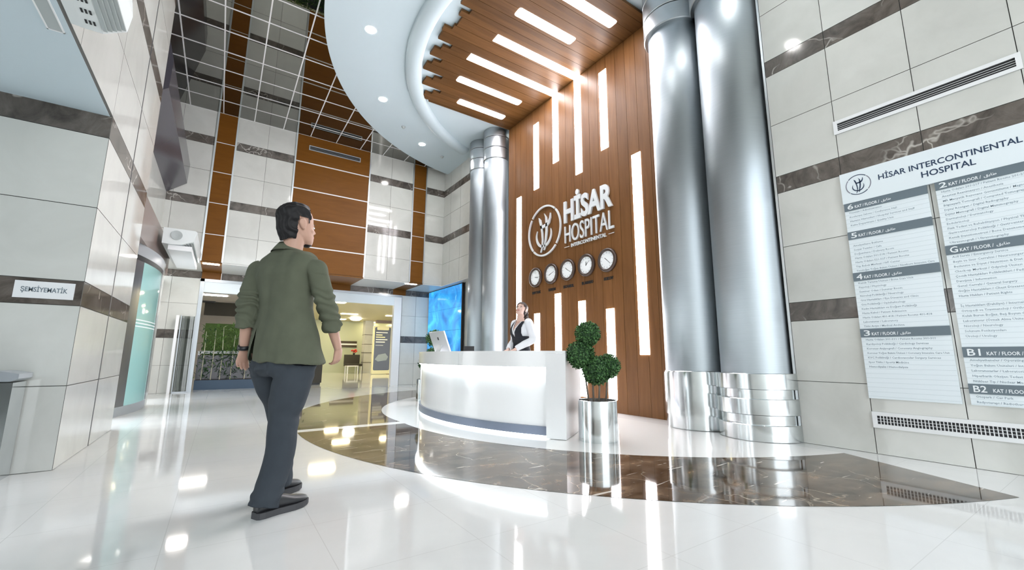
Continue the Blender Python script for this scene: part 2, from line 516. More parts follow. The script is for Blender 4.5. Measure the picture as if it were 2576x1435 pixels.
# long slot in that ceiling
b = MB()
b.box((-1.15, 1.2, Z6-.012), (-1.142, 3.79, Z6-.004)); b.box((-1.072, 1.2, Z6-.012), (-1.064, 3.79, Z6-.004)); b.box((-1.15, 3.782, Z6-.012), (-1.064, 3.79, Z6-.004))
o = b.build('linear_ceiling_slot', 'white', origin=(-1.1, 2.5, Z6-.012))
tag(o, 'long dark recessed slot in the white ceiling over the left entrance', 'ceiling slot')
b = MB(); b.box((-1.142, 1.2, Z6-.008), (-1.072, 3.782, Z6-.0045)); b.build('slot_recess', 'acgrey', o)

# wall behind the sliding door zone
XL = -1.345
b = MB()
b.box((XL-.1, 11.6, 0), (XL, YB+.1, 2.75), 0)
b.box((XL-.1, 7.2, 2.62), (XL, YU+.05, CEIL), 0)
struct(b, 'wall_left_recess', ['tile'])
b = MB(); b.box((-5.0, 11.65, 0), (XL-.1, 11.75, 2.9)); struct(b, 'wall_glass_backdrop', 'white')  # white backdrop added to catch daylight so the curved glass looks bright
b = MB(); b.box((XL, 7.25, 2.62), (-1.13, YU, 3.25)); struct(b, 'wall_left_fascia', 'brownpanel')
# leaning dark bulkhead under the mirrored ceiling
b = MB()
b.prism([(XL, 7.6, CEIL-.004), (-.99, 7.6, 5.257), (-1.0, 7.6, 4.80), (XL, 7.6, 4.52)], (0, YU-.02-7.6, 0))
o = tag(b.build('wall_bulkhead', 'darkpanel', origin=(XL, 9.7, 5)), kind='structure')

# ------------------------------------------------------------------ ceilings
b = MB(); b.box((-1.5, -6, CEIL), (7, 12.1, CEIL+.08)); struct(b, 'ceiling', 'mirror')
b = MB()
x = .166-.65*2
while x < 6: b.box((x-.011, -6, CEIL-.006), (x+.011, YU, CEIL+.001)); x += .65
y = YU
while y > -6: b.box((-1.34, y-.011, CEIL-.007), (5.9, y+.011, CEIL+.001)); y -= .656
struct(b, 'ceiling_grid', 'gridw')
DC = (6.75, 5.90); DR = 5.95; ZD = 6.57
b = MB()
n = 128
A0 = math.radians(92)
top, bot = [], []
# the disc is cut by the walls: keep x < 5.7
pts = [(DC[0]+DR*math.cos(a), DC[1]+DR*math.sin(a)) for a in [math.radians(100+160*i/n) for i in range(n+1)]]
pts = [(min(x, 5.7), y) for x, y in pts]
poly = pts
b.prism([(x, y, ZD) for x, y in reversed(poly)], (0, 0, .10))
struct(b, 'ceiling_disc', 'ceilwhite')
# hanging rounded rib
b = MB()
prof = []
for i in range(13):
    a = PI*i/12
    prof.append((4.385+.165*math.cos(a), ZD+.002-.13*math.sin(a)**.8))
R = []
for i in range(97):
    a = math.radians(112+136*i/96)
    R.append([(DC[0]+r*math.cos(a), DC[1]+r*math.sin(a), z) for r, z in prof])
o = len(b.v)
for r in R: b.v += [Vector(p) for p in r]
for i in range(96):
    for j in range(12):
        b.f.append((i*13+j, i*13+j+1, (i+1)*13+j+1, (i+1)*13+j)); b.m.append(0)
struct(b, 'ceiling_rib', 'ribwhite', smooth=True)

# ------------------------------------------------------------------ wood wall and canopy with light strips
XW = 5.47; ZC = 6.504; PW = .2283
YL, YR_ = 8.27, 3.96
edges = [7.87+PW/2+PW*k for k in range(-25, 2)]
edges = sorted([e for e in edges if YR_ < e < YL])
edges = [YR_]+edges+[YL]
b = MB()
b.box((XW+.02, YR_, 0), (XW+.13, YL, 6.565), 1)
for a, c in zip(edges[:-1], edges[1:]): b.box((XW, a+.0025, 0), (XW+.02, c-.0025, ZC), 0)
struct(b, 'wall_feature', ['woodwall', 'groove'])
# canopy boards, staggered ends
ends = {0: 3.29, 1: 3.12, 2: 3.26, 3: 2.95, 4: 3.08, 5: 2.78, 6: 2.86, 7: 2.73, 8: 2.845, 9: 2.69, 10: 2.66, 11: 2.83, 12: 2.75, 13: 2.67, 14: 2.80, 15: 2.97, 16: 2.90, 17: 3.08, 18: 2.98, 19: 3.2, 20: 3.1, 21: 3.33, 22: 3.25}
b = MB()
bl = list(zip(edges[:-1], edges[1:]))[::-1]
for i, (a, c) in enumerate(bl):
    x0 = ends.get(i, 3.4)
    if c - a < .1 and i == 0: x0 = 3.31
    half = (a+c)/2
    nx = x0 + (.14 if i % 2 == 0 else -.0)
    # every other board carries a notch on one half of its end
    if c-a > .15:
        b.box((x0, half, ZC), (XW-.002, c-.0025, ZC+.05)); b.box((nx, a+.0025, ZC), (XW-.002, half, ZC+.05))
    else: b.box((x0, a+.0025, ZC), (XW-.002, c-.0025, ZC+.05))
o = b.build('wood_canopy', 'woodceil', origin=(XW, 6.0, ZC))
tag(o, 'brown plank canopy with staggered ends under the white ceiling', 'wood canopy')
b = MB(); b.box((3.5, YR_+.02, ZC+.051), (XW-.01, YL-.02, ZD-.002)); b.build('canopy_backing', 'groove', o)

def rrect(u0, u1, v0, v1, r, n=5):
    P = []
    for (cu, cv, a0) in ((u1-r, v1-r, 0), (u0+r, v1-r, 90), (u0+r, v0+r, 180), (u1-r, v0+r, 270)):
        for i in range(n+1):
            a = math.radians(a0+90*i/n); P.append((cu+r*math.cos(a), cv+r*math.sin(a)))
    return P
SW = .092
GC = 'light strips set in the wood canopy'; GW = 'light strips set in the wood wall'
cst = [(7.87, 3.848, 5.058, 'short white light strip in canopy, closest to the far pair of steel columns'),
       (7.17, 3.482, 5.037, 'second canopy light strip from the far columns, ending clear of the wood wall'),
       (6.473, 3.363, None, 'long canopy light strip turning down the wood wall, the one nearer the far columns'),
       (5.78, 3.522, None, 'long canopy light strip turning down the wood wall, the one nearer the near columns'),
       (5.075, 3.503, 4.725, 'white canopy light strip just beyond the long pair, toward the near columns'),
       (4.39, 3.42, 5.03, 'white canopy light strip cut off by the top of the photo')]
down = {6.473: 4.94, 5.78: 4.43}
for y, x0, x1, lab in cst:
    b = MB()
    if x1 is None:
        b.box((x0, y-SW, ZC-.006), (XW-.006, y+SW, ZC-.0006))
        ob = b.build('light_strip', 'led', origin=(x0, y, ZC)); tag(ob, lab, 'light strip', GC)
        b = MB(); b.box((XW-.006, y-SW, down[y]), (XW-.0006, y+SW, ZC-.0006)); b.build('wall_strip', 'led', ob)
    else:
        b.prism([(u, v, ZC-.006) for u, v in reversed(rrect(x0, x1, y-SW, y+SW, .04))], (0, 0, .0054))
        tag(b.build('light_strip', 'led', origin=(x0, y, ZC)), lab, 'light strip', GC)
wst = [(7.82, .95, 4.585, 'tall white light strip on wood wall edge, behind the receptionist'),
       (7.15, 4.57, 6.14, 'upper white light strip on wood wall, above the round emblem'),
       (5.09, 4.655, 6.23, 'upper white light strip on wood wall, above the raised hospital name'),
       (4.40, .94, 4.28, 'tall white light strip on wood wall beside the near steel columns'),
       (7.15, .2, 1.80, 'lower light strip on wood wall, first right of the receptionist'),
       (6.465, .2, 2.145, 'lower light strip on wood wall, second right of the receptionist and tallest'),
       (5.78, .2, 1.925, 'lower light strip on wood wall, behind the topiary crown'),
       (5.09, .207, 1.72, 'lower light strip on wood wall, right of the topiary pot')]
for y, z0, z1, lab in wst:
    b = MB(); b.box((XW-.006, y-SW, z0), (XW-.0006, y+SW, z1))
    tag(b.build('light_strip', 'led', origin=(XW, y, z0)), lab, 'light strip', GW)

# ------------------------------------------------------------------ steel columns
def column(c, r, R, Rb, lab):
    root = empty('steel_column', (c[0], c[1], 0), lab, 'column', 'brushed steel columns beside the wood wall', 'thing')
    MB().lathe((*c, 0), [(r, .70), (r, 5.80)], 64).build('shaft', 'steel', root, autos=40)
    MB().lathe((*c, 0), [(r+.03, .17), (r+.03, .71)], 64).build('base_core', 'steelb', root, autos=40)
    for z0, z1 in ((0, .177), (.278, .455), (.553, .73)):
        MB().lathe((*c, 0), [(Rb-.006, z0), (Rb, z0+.006), (Rb, z1-.006), (Rb-.006, z1)], 64).build('base_ring', 'steelb', root, autos=40)
    for z0, z1 in ((5.76, 6.035), (6.06, 6.325), (6.35, ZD-.002)):
        MB().lathe((*c, 0), [(R-.012, z0), (R, z0+.012), (R, z1)], 64).build('capital_ring', 'steelcap', root, autos=40)
    MB().lathe((*c, 0), [(r+.01, 5.80), (r+.01, ZD-.003)], 48).build('capital_core', 'darkjoint', root, autos=40)
column((5.352, 2.68), .384, .445, .454, 'thick brushed steel column nearest the directory wall')
column((5.352, 3.478), .384, .445, .400, 'brushed steel column between the wood wall and the column by the directory')
column((5.365, 8.675), .310, .335, .36, 'far brushed steel column touching the edge of the wood wall')
column((5.372, 9.42), .310, .335, .36, 'farthest brushed steel column, beside the blue video wall')

# ------------------------------------------------------------------ orange panels on the back wall
ol = ['narrow orange wood panel strip at the left of the back wall', 'wide orange wood panel in the middle of the back wall', 'narrow orange wood panel strip near the right corner of the back wall']
for (x0, x1), lab in zip(OR, ol):
    root = empty('wood_wall_panel', ((x0+x1)/2, YU, Z6), lab, 'wall panel', 'orange panels on the back wall', 'thing')
    zs = [Z6, 3.684, 4.445, 5.215, 5.965, CEIL]
    b = MB(); b.box((x0, YU+.0, Z6), (x1, YU+.06, CEIL))
    b.build('backing', 'groove', root)
    for a, c in zip(zs[:-1], zs[1:]):
        b = MB(); b.box((x0+.02, YU-.012, a+.008), (x1-.02, YU, c-.008)); b.build('board', 'orange', root)
    for zz in zs[1:-1]:
        b = MB(); b.box((x0+.02, YU-.016, zz-.008-(.006 if x1-x0 > 1 else 0)), (x1-.02, YU-.001, zz+.008+(.006 if x1-x0 > 1 else 0))); b.build('trim_strip', 'gridw', root)
    for xx in (x0, x1):
        b = MB(); b.box((xx-.018, YU-.02, Z6), (xx+.018, YU-.001, CEIL)); b.build('trim_edge', 'alu', root)
# vents
def grille(name, lab, org, R, U, Nn, wdt, hgt, nslat, fr=.03, cells=0, body='white'):
    org, R, U, Nn = Vector(org), Vector(R), Vector(U), Vector(Nn)
    root = empty(name, org, lab, 'air vent')
    def q(mb, u0, u1, v0, v1, n0, n1, mi=0):
        mb.prism([org+R*u+U*v+Nn*n0 for u, v in ((u0, v0), (u1, v0), (u1, v1), (u0, v1))], Nn*(n1-n0), mi)
    b = MB(); q(b, 0, wdt, 0, hgt, .001, .004); b.build('vent_back', 'vent', root)
    b = MB(); q(b, 0, wdt, 0, fr, .001, .016); q(b, 0, wdt, hgt-fr, hgt, .001, .016); q(b, 0, fr, fr, hgt-fr, .001, .016); q(b, wdt-fr, wdt, fr, hgt-fr, .001, .016)
    b.build('vent_frame', body, root)
    b = MB(); ih = hgt-2*fr
    for i in range(nslat):
        v = fr+ih*(i+1)/(nslat+1); q(b, fr, wdt-fr, v-.0018, v+.0018, .004, .006)
    for i in range(cells):
        u = fr+(wdt-2*fr)*(i+1)/(cells+1); q(b, u-.0035, u+.0035, fr, hgt-fr, .004, .0055)
    b.build('slats', body, root)
    return root
grille('wall_vent', 'long black slotted air vent high on the tiled wall above the directory', (XR, 1.61, 3.293), -Y3, Z3, -X3, 1.335, .152, 3, .034)
grille('wall_vent', 'long white air grille with small cells near the floor under the directory', (XR, 1.598, .245), -Y3, Z3, -X3, 1.9, .15, 2, .036, 74)
grille('wall_vent', 'narrow slot vent at the top of the wide orange wood panel', (1.453, YU-.012, 6.335), X3, Z3, -Y3, 1.345, .135, 2, .022, 0, 'frame')

# ------------------------------------------------------------------ ceiling lights and sensors
angs = [168.5, 145.2, 122.0, 191.8, 215.0, 238.0]
labs = ['round downlight in white ceiling disc, highest and largest of the three in view', 'round downlight in white ceiling disc, middle of the three in view',
        'round downlight in white ceiling disc, lowest of three, near the far columns'] + ['round downlight of the ceiling disc, %s past the photo top edge from highest seen' % k for k in ('first', 'second', 'third')]
for a, lab in zip(angs, labs):
    x, y = DC[0]+5.2*math.cos(math.radians(a)), DC[1]+5.2*math.sin(math.radians(a))
    root = empty('downlight', (x, y, ZD), lab, 'ceiling light', 'downlights in the white ceiling disc')
    MB().lathe((x, y, ZD), [(.095, -.001), (.095, -.008), (.08, -.008)], 32, cap=False).build('bezel', 'white', root)
    b = MB(); b.lathe((x, y, ZD), [(.08, -.007), (.08, -.002)], 32); b.build('lens', 'down', root)
for (x, y), lab in (((3.265, 9.727), 'tiny ceiling sensor between the lower two downlights'), ((4.75, 10.66), 'tiny ceiling sensor close to the far columns')):
    tag(MB().lathe((x, y, ZD), [(.05, 0), (.045, -.02), (.02, -.03), (.02, -.05)], 20).build('ceiling_sensor', 'acgrey', smooth=True, origin=(x, y, ZD)), lab, 'ceiling sensor')
for (x, y), lab in (((4.5, 12.02), 'small bright rectangular light under the soffit at right orange strip'), ((-.37, 12.04), 'small bright rectangular light under the soffit at left orange strip')):
    b = MB(); b.box((x-.16, y-.06, Z6-.038), (x+.16, y+.06, Z6-.03))
    tag(b.build('soffit_light', 'soffitled', origin=(x, y, Z6-.034)), lab, 'ceiling light')

# ------------------------------------------------------------------ emblem and raised letters on the wood wall
NW = -X3; RWL = -Y3
def onwall(u, v, d=0): return Vector((XW-d, u, v))
H_POLY = dict(
 left=[(-.33, .62), (-.20, .50), (-.12, .22), (-.07, -.10), (-.05, -.42), (-.10, -.60), (-.14, -.60), (-.13, -.35), (-.16, -.05), (-.22, .22), (-.30, .45)],
 right=[(.02, .72), (.10, .55), (.12, .25), (.11, -.05), (.05, -.45), (.00, -.62), (.06, -.62), (.16, -.40), (.22, -.05), (.22, .30), (.18, .52)],
 bar=[(-.22, .26), (-.05, .24), (.12, .26), (.26, .32), (.36, .46), (.40, .64), (.43, .64), (.44, .44), (.36, .24), (.24, .15), (.10, .12), (-.08, .11), (-.20, .12)],
 stem=[(-.04, -.60), (-.10, -.72), (-.20, -.88), (-.24, -.86), (-.16, -.70), (-.12, -.58)],
 stem2=[(.04, -.60), (.02, -.72), (-.02, -.80), (.02, -.82), (.08, -.72), (.10, -.60)])
def emblem(root, c, Rr, R, U, Nn, mats, dep, base):
    # broken outer ring, inner crescent and the two figures making an H
    c, R, U, Nn = Vector(c), Vector(R), Vector(U), Vector(Nn)
    def arcband(r0, r1, a0, a1, taper=False, n=28, cx=0, cy=0):
        out, inn = [], []
        for i in range(n+1):
            a = math.radians(a0+(a1-a0)*i/n); k = 1
            if taper: k = max(.12, math.sin(PI*i/n)**.7)
            rm, hw = (r0+r1)/2, (r1-r0)/2*k
            out.append(((cx+(rm+hw)*math.cos(a)), (cy+(rm+hw)*math.sin(a)))); inn.append(((cx+(rm-hw)*math.cos(a)), (cy+(rm-hw)*math.sin(a))))
        return out, inn
    def addband(mb, o_, i_, mi):
        n = len(o_)
        for k in range(n-1):
            mb.prism([c+R*(u*Rr)+U*(v*Rr)+Nn*base for u, v in (i_[k], o_[k], o_[k+1], i_[k+1])], Nn*dep, mi)
    b = MB()
    for a0, a1, mi in ((48, 138, 0), (-42, 44, 1), (-132, -46, 0), (142, 224, 1)):
        addband(b, *arcband(.935, 1.0, a0, a1), mi)
    b.build('emblem_ring', [mats[0], mats[1]], root)
    b = MB()
    for k, P in H_POLY.items():
        b.prism([c+R*(u*Rr*.95)+U*(v*Rr*.95)+Nn*base for u, v in P], Nn*dep, 0)
    addband(b, *arcband(.40, .50, 150, 382, True, 40, -.02, -.16), 0)
    b.build('emblem_figure', mats[2], root)
root = empty('wall_emblem', (XW, 6.855, 3.0), 'round silver emblem with stylised H on the wood wall', 'emblem')
emblem(root, (XW, 6.855, 3.536), .552, RWL, Z3, NW, ('letter', 'letter', 'letter'), .03, .012)
root = empty('raised_lettering', (XW, 5.57, 3.515), 'large raised silver hospital name on the wood wall', 'lettering')
text_mb('HİSAR', .6, onwall(6.212, 3.515, .024), RWL, Z3, NW, .018, .022, fit=(1.285, .60), res=4).build('bold_name', 'letter', root)
text_mb('HOSPITAL', .5, onwall(6.205, 3.112, .020), RWL, Z3, NW, .014, .0, fit=(1.285, .345), res=4).build('thin_name', 'letter', root)
text_mb('INTERCONTINENTAL', .1, onwall(6.035, 3.004, .014), RWL, Z3, NW, .008, .002, fit=(.93, .07), res=3).build('small_name', 'letter', root)
for y0, y1 in ((6.232, 6.085), (5.06, 4.926)):
    b = MB(); b.box((XW-.018, y1, 3.03), (XW-.006, y0, 3.04)); b.build('dash', 'letter', root)

# ------------------------------------------------------------------ clocks
def clock(y, city, hh, mm, lab):
    zc = 2.574
    root = empty('wall_clock', (XW, y, zc), lab, 'clock', 'world clocks on the wood wall')
    def ringx(prof, seg=48):
        return [[(XW-d, y+r*math.cos(2*PI*j/seg), zc+r*math.sin(2*PI*j/seg)) for j in range(seg)] for r, d in prof]
    MB().rings(ringx([(.212, .002), (.213, .03), (.205, .05), (.185, .058), (.165, .05), (.158, .03)]), cap=False).build('rim', 'clockrim', root, smooth=True)
    MB().rings(ringx([(.16, .004), (.16, .03)])).build('dial', 'clockface', root, autos=30)
    b = MB()
    for i in range(12):
        a = PI/2-2*PI*i/12; c = Vector((XW-.0315, y-.132*math.cos(a), zc+.132*math.sin(a)))
        b.obox(c, (X3, Vector((0, -math.cos(a), math.sin(a))), Vector((0, math.sin(a), math.cos(a)))), (.001, .012, .003))
    b.build('hour_marks', 'redgrey', root)
    for nm, a, L, w_ in (('hour_hand', (hh % 12+mm/60)/12, .065, .0045), ('minute_hand', mm/60, .105, .003)):
        th = PI/2-2*PI*a; d = Vector((0, -math.cos(th), math.sin(th))); e = Vector((0, math.sin(th), math.cos(th)))
        b = MB(); b.obox(Vector((XW-.034, y, zc))+d*L*.42, (X3, d, e), (.0012, L*.58, w_)); b.build(nm, 'black', root)
    sg = text_mb(city, .06, onwall(y+.5*(.30 if len(city) > 7 else .27 if len(city) > 6 else .22), 2.222, .003), RWL, Z3, NW, .003, .003, fit=(.30 if len(city) > 7 else .27 if len(city) > 6 else .22, .058))
    o = sg.build('city_sign', 'black', origin=(XW, y, 2.25))
    tag(o, 'black raised %s lettering under a clock on the wood wall' % city.title(), 'sign', 'city names under the clocks')
for y, c, h, m_, lab in ((7.166, 'NEW YORK', 3, 16, 'dark rimmed wall clock over the New York sign'), (6.645, 'LONDON', 8, 12, 'dark rimmed wall clock over the London sign'),
                     (6.141, 'ISTANBUL', 10, 20, 'dark rimmed wall clock over the Istanbul sign'), (5.621, 'ISLAMABAD', 12, 8, 'dark rimmed wall clock over the Islamabad sign'),
                     (5.103, 'MOSCOW', 10, 22, 'dark rimmed wall clock over the Moscow sign')):
    clock(y, c, h, m_, lab)
# ------------------------------------------------------------------ directory board
root = empty('directory_board', (XR, .95, .52), 'large white floor directory board on the tiled right wall', 'directory sign')
def qd(mb, y0, y1, z0, z1, d0, d1, mi=0): mb.box((XR-d0, y0, z0), (XR-d1, y1, z1), mi)
b = MB(); qd(b, -.30, 1.607, 2.498, 2.826, .002, .03); b.build('header_panel', 'signwhite', root)
text_mb('HİSAR INTERCONTINENTAL', .1, (XR-.0305, 1.292, 2.662), RWL, Z3, NW, .001, .0012, fit=(.937, .075), res=3).build('title_line', 'navy', root)
text_mb('HOSPITAL', .1, (XR-.0305, .982, 2.572), RWL, Z3, NW, .001, .0012, fit=(.352, .058), res=3).build('title_line', 'navy', root)
emblem(root, (XR, 1.458, 2.672), .106, RWL, Z3, NW, ('navy', 'redgrey', 'navy'), .002, .03)
AR = '\ufed6\ufe91\ufe8e\ufec3'
def section(y0, y1, z0, z1, key, rows, pitch, zend, small=True):
    b = MB(); qd(b, y1, y0, zend, z0, .002, .020); b.build('list_panel', 'signwhite', root)
    b = MB()
    n = int((z0-zend)/pitch)
    for i in range(1, n+1):
        zz = z0-pitch*i
        if zz > zend+.004: qd(b, y1, y0, zz-.0007, zz+.0007, .020, .0206)
    b.build('row_lines', 'rowline', root)
    b = MB(); qd(b, y1, y0, z0, z1, .002, .027); br = b.build('floor_bar', 'slate', root)
    h = z1-z0
    b = text_mb(key, .085, (XR-.0272, y0-.028, z0+.014), RWL, Z3, NW, .0006, .001, fit=(.05 if len(key) < 2 else .078, h*.66))
    kw = 'KAT / FLOOR /'
    off = .028+.05*len(key)+.012
    b._m(text_mb(kw, .04, (XR-.0272, y0-off, z0+.017), RWL, Z3, NW, .0006, .0006, fit=(.20, .030)), 0)
    b._m(text_mb(AR, .04, (XR-.0272, y0-off-.215, z0+.014), RWL, Z3, NW, .0006, .0006, fit=(.075, .032)), 0)
    b.build('floor_name', 'textwhite', br)
    for i, tx in enumerate(rows):
        if tx: text_mb(tx, .026, (XR-.0202, y0-.034, z0-pitch*(i+1)+.012), RWL, Z3, NW, .0004, .0002, res=1, width=y0-y1-.06).build('row_name', 'rowtext', root)
YA0, YA1, YB0, YB1 = 1.602, .962, .907, -.28
section(YA0, YA1, 2.416, 2.498, '6', ['Yönetim / Administration', 'Konferans Salonu / Conference Hall', 'Hastane Hizmetleri / Hospital Services and Staff', 'Kalite Departmanı / Quality Unit'], .044, 2.192)
section(YA0, YA1, 2.110, 2.192, '5', ['', 'Ameliyathane Bekleme', 'Sosyal Tesisler / Cafe', 'Doğumhane / Delivery Room', 'Hasta Odaları 501-518 / Patient Rooms', 'Hasta Odaları 521-527 / Patient Rooms', 'Tüp Bebek Merkezi / IVF Center', 'Yenidoğan Yoğun Bakım Ünitesi / Newborn Intensive Care'], .0436, 1.762)
section(YA0, YA1, 1.676, 1.762, '4', ['Kemik Tarama Ünitesi / Bone Scan Unit', 'Fizyoloji / Physiology', 'Seminer Odası / Seminar Room', 'Nöroloji Polikliniği / Neurology', 'Göz Hastalıkları / Eye Diseases and Clinic', 'Göz Polikliniği / Ophthalmology', 'Kadın Hastalıkları ve Doğum Polikliniği', 'Hasta Kabul / Patient Admission', 'Hasta Odaları 401-418 / Patient Rooms 401-418', 'Laboratuvar / Laboratory', 'Tıbbi Arşiv / Medical Archive'], .0436, 1.192)
section(YA0, YA1, 1.108, 1.192, '3', ['Hasta Odaları 301-311 / Patient Rooms 301-311', 'Kardiyoloji Polikliniği / Cardiology Services', 'Koroner Anjiyografi / Coronary Angiography', 'Koroner Yoğun Bakım Ünitesi / Coronary Intensive Care Unit', 'KVC Polikliniği / Cardiovascular Surgery Services', 'Spor Tıbbı / Sports Medicine', 'Hemodiyaliz / Hemodialysis'], .0436, .52)
section(YB0, YB1, 2.421, 2.498, '2', ['Hasta Odaları 201-217 / Patient Rooms 201-217', 'Anestezi Reanimasyon / Anesthesia', 'MR Manyetik Rezonans Görüntüleme / Magnetic Resonance Imaging', 'Bilgisayarlı Tomografi / Computed Tomography', 'Dijital Röntgen / Digital Radiography', 'Dijital Mamografi / Digital Mammography', 'Dermatoloji / Dermatology', 'Endokrinoloji', 'Fizik Tedavi ve Rehabilitasyon / Physical Therapy and Rehabilitation', 'Gastroenteroloji Polikliniği / Gastroenterology', 'Kemik Dansitometresi / Bone Densitometry', 'Ultrasonografi / Ultrasonography'], .0432, 1.898)
section(YB0, YB1, 1.815, 1.898, 'G', ['Acil Servis / Emergency Service', 'Beyin ve Sinir Cerrahisi / Neurosurgery', 'Beslenme ve Diyet / Nutrition & Diet', 'Check-up Merkezi / Odyoloji Ünitesi / Audiology', 'Çocuk Hastalıkları Poliklinikleri / Pediatrics', 'Danışma / Information', 'Genel Cerrahi / General Surgery', 'Göğüs Hastalıkları / Chest Diseases', 'Hasta Hakları / Patient Rights', '', 'İç Hastalıkları (Dahiliye) / Internal Medicine', 'Ortopedi ve Travmatoloji / Orthopedics', 'Kulak Burun Boğaz, Baş Boyun Cerrahisi', 'Laboratuvar (Örnek Alma Ünitesi)', 'Nöroloji / Neurology', 'Solunum Fonksiyonları', 'Üroloji / Urology'], .0436, 1.003)
section(YB0, YB1, .916, 1.003, 'B1', ['Ameliyathaneler / Operating Rooms', 'Yoğun Bakım Üniteleri / Intensive Care Units', 'Laboratuvarlar / Laboratories', 'Hiperbarik Oksijen Tedavi Ünitesi', 'Nükleer Tıp / Nuclear Medicine'], .0436, .696)
section(YB0, YB1, .614, .696, 'B2', ['Otopark / Car Park', 'Radyoterapi / Radiotherapy'], .0436, .52)

# ------------------------------------------------------------------ umbrella sign and stainless machine at the left pier
root = empty('wall_sign', (-1.23, YP, 1.355), 'white rectangular umbrella machine sign on the brown marble band of the left pier', 'sign')
b = MB(); b.box((-1.406, YP-.012, 1.355), (-1.061, YP-.001, 1.492)); b.build('sign_plate', 'white', root)
text_mb('ŞEMSİYEMATİK', .06, (-1.368, YP-.0125, 1.395), X3, Z3, -Y3, .0008, .0008, fit=(.268, .062), res=3).build('sign_lettering', 'slate', root)
b = MB(); b.box((-1.75, 4.70, 0), (-1.235, 4.965, .70)); o = b.build('umbrella_machine', 'steelb', origin=(-1.5, 4.83, 0))
tag(o, 'stainless steel umbrella wrapping machine at lower left edge, below the white sign', 'umbrella machine')
b = MB(); b.prism([(-1.78, 4.67, .71), (-1.24, 4.67, .71), (-1.205, 4.67, .73), (-1.205, 4.67, .765), (-1.30, 4.67, .785), (-1.78, 4.67, .785)], (0, .29, 0)); b.build('machine_lid', 'frame', o)
b = MB(); b.box((-1.60, 4.695, .25), (-1.36, 4.70, .58)); b.build('machine_panel', 'slate', o)

# ------------------------------------------------------------------ air units at left
def air_unit(lab, y0, y1, prof, nears, vents):
    root = empty('air_curtain_unit', (prof[0][0], y1, prof[0][1]), lab, 'air conditioner', 'white air units on the left wall', 'thing')
    b = MB(); b.prism([(x, y0, z) for x, z in prof], (0, y1-y0, 0)); b.build('casing', 'acwhite', root)
    (xa, za), (xb, zb) = prof[2], prof[3]
    b = MB()
    for i in range(5):
        f = .12+.19*i
        xx, zz = xa+(xb-xa)*f, za+(zb-za)*f
        b.box((xx-.006, y0+.05, zz-.012), (xx+.016, y1-.04, zz-.002))
    b.build('louvers', 'acgrey', root)
    if vents:
        b = MB(); y = y1-.06
        xv = prof[2][0]-.045
        while y > y0+.3:
            for k in range(3): b.box((xv-.026+.02*k, y-.05, prof[2][1]-.004), (xv-.016+.02*k, y-.012, prof[2][1]+.003))
            y -= .11
        b.build('outlet_slots', 'vent', root)
    b = MB(); b.box((prof[0][0], y1, prof[0][1]-.006), (prof[3][0], y1+.008, prof[0][1]+.3)); 
    return root
air_unit('large white ceiling air curtain unit at the top left corner', .6, 3.65, [(-1.009, 3.035), (-.95, 3.03), (-.854, 3.03), (-.74, 3.097), (-.725, 3.225), (-.75, 3.42), (-1.009, 3.42)], True, True)
r = air_unit('small white air unit with a round grille above the curved glass door', 9.70, 11.86, [(-1.06, 2.90), (-.93, 2.89), (-.78, 2.90), (-.60, 2.98), (-.565, 3.17), (-.60, 3.19), (-1.06, 3.19)], True, False)
MBc = MB(); MBc.rings([[(-.86+rr*math.cos(2*PI*j/32), 9.695-d, 3.065+rr*math.sin(2*PI*j/32)) for j in range(32)] for rr, d in ((.085, 0), (.085, .012), (.02, .004))]); MBc.build('round_grille', 'acgrey', r)
b = MB(); b.box((-.97, 9.75, 2.80), (-.62, 11.8, 2.89)); b.build('lower_flap', 'white', r)

# ------------------------------------------------------------------ curved sliding door
DCX, DCY, DRR = -6.012, 9.9, 5.0
root = empty('curved_glass_door', (-1.1, 9.2, 0), 'tall curved glass entrance door in grey metal frame at left', 'door', None, 'thing')
def dpt(y, r=DRR): return (DCX+math.sqrt(r*r-(y-DCY)**2), y)
def dband(mb, y0, y1, z0, z1, th, n=24, mi=0):
    P = [dpt(y0+(y1-y0)*i/n) for i in range(n+1)]
    Q = [dpt(y0+(y1-y0)*i/n, DRR-th) for i in range(n+1)]
    for i in range(n):
        mb.prism([(*P[i], z0), (*P[i+1], z0), (*Q[i+1], z0), (*Q[i], z0)][::-1], (0, 0, z1-z0), mi)
b = MB(); dband(b, 8.80, 9.90, .14, 2.36, .012); b.build('glass', 'tealglass', root)
b = MB(); dband(b, 8.30, 10.05, .0, .14, .06); b.build('bottom_rail', 'frame', root)
b = MB(); dband(b, 8.30, 10.05, 2.36, 2.44, .07); b.build('top_rail', 'dark', root)
b = MB(); dband(b, 8.22, 10.30, 2.44, 2.62, .10); b.build('header', 'frame', root)
for y0, y1, mm in ((8.50, 8.80, 'doorpost'), (9.90, 10.05, 'doorpost')):
    b = MB(); dband(b, y0, y1, .14, 2.36, .07, 3); b.build('post', mm, root)
b = MB(); dband(b, 8.46, 8.50, 0, 2.44, .06, 2); b.build('edge_strip', 'gridw', root)
for zz in (1.34, 1.39, 1.44):
    b = MB(); dband(b, 8.80, 9.90, zz, zz+.018, .001, 24)
    for v in b.v: v.x += .002
    b.build('safety_stripe', 'signwhite', root)
b = MB(); b.box((-1.30, 10.1, 0), (-1.02, 10.35, 2.62)); struct(b, 'wall_left_pier', 'tile')
